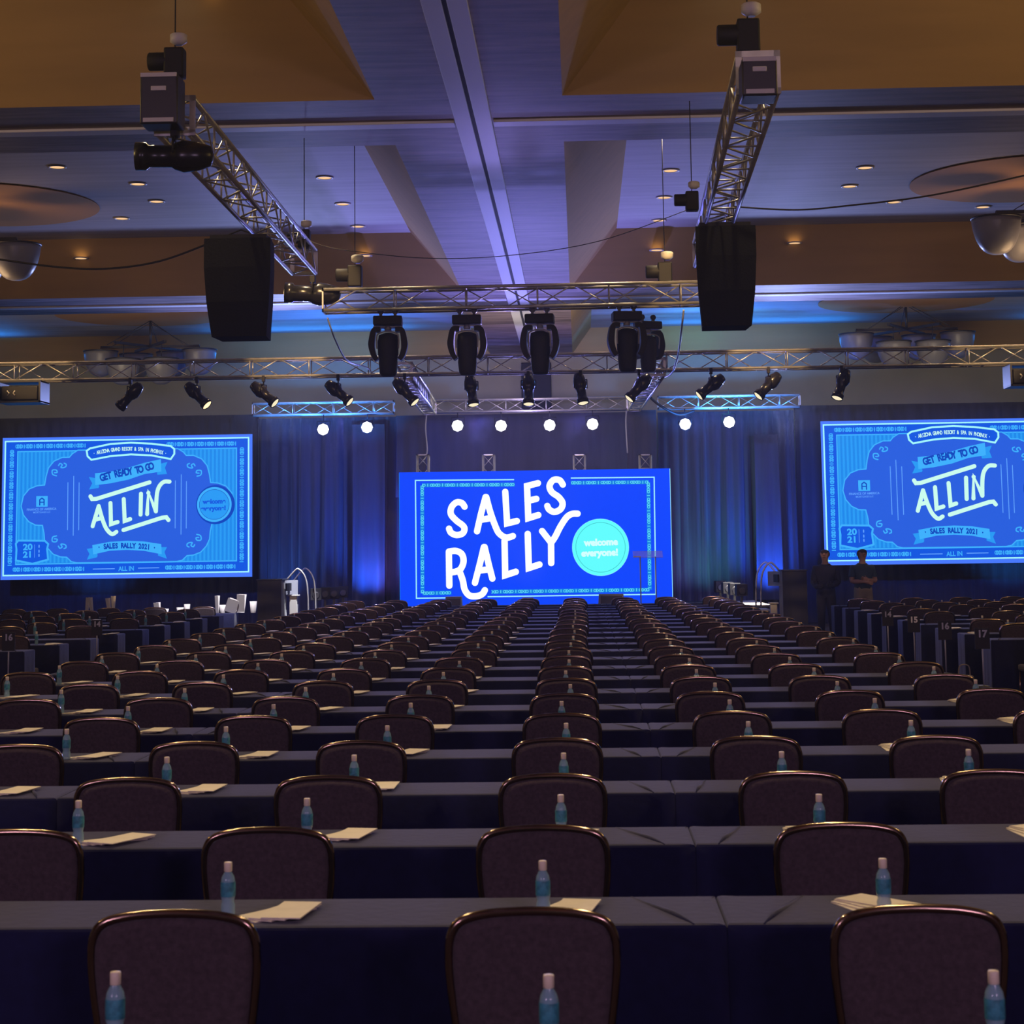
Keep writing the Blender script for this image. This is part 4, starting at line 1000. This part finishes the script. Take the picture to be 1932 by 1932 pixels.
# ------------------------------------------------------------------ lights
def light(kind, name, loc, target, energy, col, size=0.2, angle=60, blend=0.5, sy=None):
    ld = bpy.data.lights.new(name, kind); ld.energy = energy; ld.color = col
    if kind == 'SPOT': ld.spot_size = math.radians(angle); ld.spot_blend = blend; ld.shadow_soft_size = size
    elif kind == 'AREA':
        ld.size = size
        if sy: ld.shape = 'RECTANGLE'; ld.size_y = sy
    else: ld.shadow_soft_size = size
    o = bpy.data.objects.new(name, ld); C.objects.link(o); o.location = loc
    if target is not None: o.rotation_euler = (V(target)-V(loc)).to_track_quat('-Z', 'Y').to_euler()
    return o
WARM = (1.0, 0.74, 0.42)
# ceiling downlights over the seating, tilted back toward the rear of the room
for y, e in ((9.0, 520), (14.0, 420), (19.5, 400), (26.0, 400), (33.0, 300)):
    for x in (-11.0, -4.2, 1.7, 8.5):
        light('SPOT', 'house_downlight', (x, y, 8.1 if y != 19.5 else 8.05), (x, y-4.0, 0), e, WARM, 0.1, 95, 0.7)
# warm points added at chandelier places to lift the tan ceiling slopes
for x, y in ((-10.7, 32.0), (8.0, 32.0)):
    light('POINT', 'soffit_warm_fill', (x, y, 6.3), None, 55, (1.0, 0.62, 0.3), 0.5)
for x, y in ((-10.7, 14.0), (8.0, 14.0)):
    light('POINT', 'soffit_warm_fill', (x, y, 6.6), None, 310, (1.0, 0.68, 0.22), 0.5)
light('SPOT', 'purple_wash', (-1.2, 35.0, 4.7), (-1.2, 44, 7.1), 420, (0.40, 0.34, 1.0), 0.2, 60, 0.9)
# stage colour: purple light thrown back along the central beam
light('SPOT', 'purple_wash', (-1.1, 40.8, 1.0), (-1.2, 35, 7.1), 3200, (0.30, 0.28, 1.0), 0.2, 62, 0.8)
light('SPOT', 'purple_wash', (-1.1, 27.5, 4.9), (-1.2, 18.0, 7.1), 150, (0.42, 0.33, 1.0), 0.2, 75, 0.9)
for x in (-6.5, 4.6):
    light('SPOT', 'blue_wash', (x, 42.0, 4.6), (x*1.25, 33, 8.2), 1350, (0.36, 0.44, 1.0), 0.3, 100, 0.9)
for x in (-17.5, -7.0, 4.6, 14.5):
    light('AREA', 'drape_top_wash', (x, 48.6, 7.05), (x, 48.0, 7.8), 50, (0.02, 0.28, 1.0), 5.0, sy=0.2)
for x in (-6.9, -5.2, 2.7, 4.4):
    light('SPOT', 'truss_wash', (x, 42.5, 4.3), (x, 44.0, 5.4), 1000, (0.04, 0.26, 1.0), 0.1, 66, 0.8)
light('SPOT', 'truss_wash', (3.3, 42.5, 4.3), (3.3, 44.0, 5.4), 420, (0.1, 0.9, 0.9), 0.1, 40, 0.8)
light('SPOT', 'truss_wash', (-1.2, 42.6, 4.4), (-1.2, 44.0, 5.3), 160, (0.55, 0.45, 1.0), 0.1, 120, 0.8)
# warm spots added to turn stretches of the trusses golden
for x, y, tx, ty in ((-3.6, 22.5, -3.5, 25.5), (1.5, 22.5, 1.5, 25.5), (-9.0, 27.5, -9.2, 31), (-4.6, 27.5, -4.9, 31), (3.2, 27.5, 3.2, 31), (6.6, 27.5, 6.9, 31)):
    light('SPOT', 'truss_warm_fill', (x, y, 6.9), (tx, ty, 5.1 if ty > 30 else 5.5), 1100 if ty > 30 else 600, (1.0, 0.62, 0.25), 0.05, 22, 0.5)
# curtain uplights
for x, y, e, c, tz in ((-5.15, 44.6, 1500, (0.02, 0.12, 1), 3), (4.55, 44.6, 1300, (0.02, 0.12, 1), 3), (3.1, 44.7, 330, (0.1, 0.7, 0.9), 2.6), (-7.15, 44.7, 260, (0.04, 0.22, 1), 2.6), (-4.5, 44.6, 240, (0.35, 0.2, 1), 2.5), (2.4, 44.7, 240, (0.3, 0.25, 1), 2.5), (10.5, 45.0, 240, (0.02, 0.3, 1), 2.5), (-12, 45.0, 200, (0.02, 0.2, 1), 2.5)):
    light('SPOT', 'curtain_uplight', (x, y-0.25, 0.62), (x, y+0.85, tz-0.5), e*0.7, c, 0.08, 95, 1.0)
# added blue and purple spots by the full-width truss, colouring the drapes
for x, tx in ((-8.0, -6.4), (5.5, 3.8), (-12, -12), (9.5, 9.5)):
    light('SPOT', 'drape_fill', (x, 32.0, 4.6), (tx, 46, 2.4), 3200, (0.03, 0.11, 1.0), 0.1, 30, 0.8)
light('SPOT', 'drape_fill', (-1.0, 32.0, 4.6), (-1.2, 46, 4.6), 1600, (0.32, 0.28, 1.0), 0.1, 30, 0.8)
# wash lamps toward the audience and the drape
for x in (-5.5, -2.3, 0.0, 3.0):
    light('SPOT', 'audience_wash', (x, 43.4, 4.85), (x*0.8, 26, 0.9), 900, (0.20, 0.20, 1.0), 0.15, 50, 0.9)
light('SPOT', 'deck_special', (3.5, 40.4, 4.9), (3.75, 41.7, 0.6), 6000, (1, 0.92, 0.78), 0.05, 24, 0.4)
light('SPOT', 'steps_special', (-5.0, 38.0, 4.9), (-6.0, 39.7, 0.7), 3000, (0.9, 0.9, 1.0), 0.05, 26, 0.6)
light('SPOT', 'table_spill_fill', (-6.0, 33.0, 6.8), (-7.2, 35.6, 0.9), 3500, (0.95, 0.9, 1.0), 0.05, 24, 0.7)  # added spot standing in for spill light on the white cards
# added area lights standing in for stage spill on the wall above the drapes
for x in (-11, -1, 8):
    light('AREA', 'wall_spill_fill', (x, 40.0, 5.2), (x, 50, 6.2), 70, (1.0, 0.80, 0.50), 3.0, sy=0.4)
# unseen fill added behind the camera, standing in for bounced room light
for x in (-8, 5):
    light('AREA', 'rear_fill', (x, -7.5, 4.5), (x, 12, 0.5), 340, (0.80, 0.52, 0.85), 3.0, sy=1.0)
# ------------------------------------------------------------------ world, camera
w = bpy.data.worlds.new('World'); bpy.context.scene.world = w; w.use_nodes = True
nt = w.node_tree; vs_ = nt.nodes.new('ShaderNodeVolumeScatter'); vs_.inputs['Density'].default_value = HZ; vs_.inputs['Anisotropy'].default_value = 0.7
nt.links.new(vs_.outputs[0], nt.nodes['World Output'].inputs['Volume'])      # the faint stage haze of the room
w.node_tree.nodes['Background'].inputs[0].default_value = (0.02, 0.03, 0.08, 1); w.node_tree.nodes['Background'].inputs[1].default_value = 0.3
cd = bpy.data.cameras.new('Camera'); cam = bpy.data.objects.new('Camera', cd); C.objects.link(cam)
R = Matrix((ROW[0], -ROW[1], -ROW[2])).transposed()
cam.matrix_world = Matrix.Translation((0, 0, EYE)) @ R.to_4x4()
cd.sensor_width = 36; cd.lens = F/1932*36; cd.shift_x = 0; cd.shift_y = (PY-966)/1932
cd.clip_end = 200; cd.dof.use_dof = True; cd.dof.focus_distance = 34; cd.dof.aperture_fstop = 12
sc = bpy.context.scene; sc.camera = cam
sc.view_settings.view_transform = 'Standard'; sc.view_settings.look = 'None'; sc.view_settings.gamma = 1.0; sc.view_settings.exposure = 0.0; sc.view_settings.use_curve_mapping = False
cy = sc.cycles
cy.use_adaptive_sampling = True; cy.adaptive_threshold = 0.03; cy.max_bounces = 5; cy.diffuse_bounces = 2; cy.glossy_bounces = 2; cy.transparent_max_bounces = 6; cy.sample_clamp_indirect = 3; cy.sample_clamp_direct = 0; cy.use_denoising = True; cy.caustics_reflective = False; cy.caustics_refractive = False
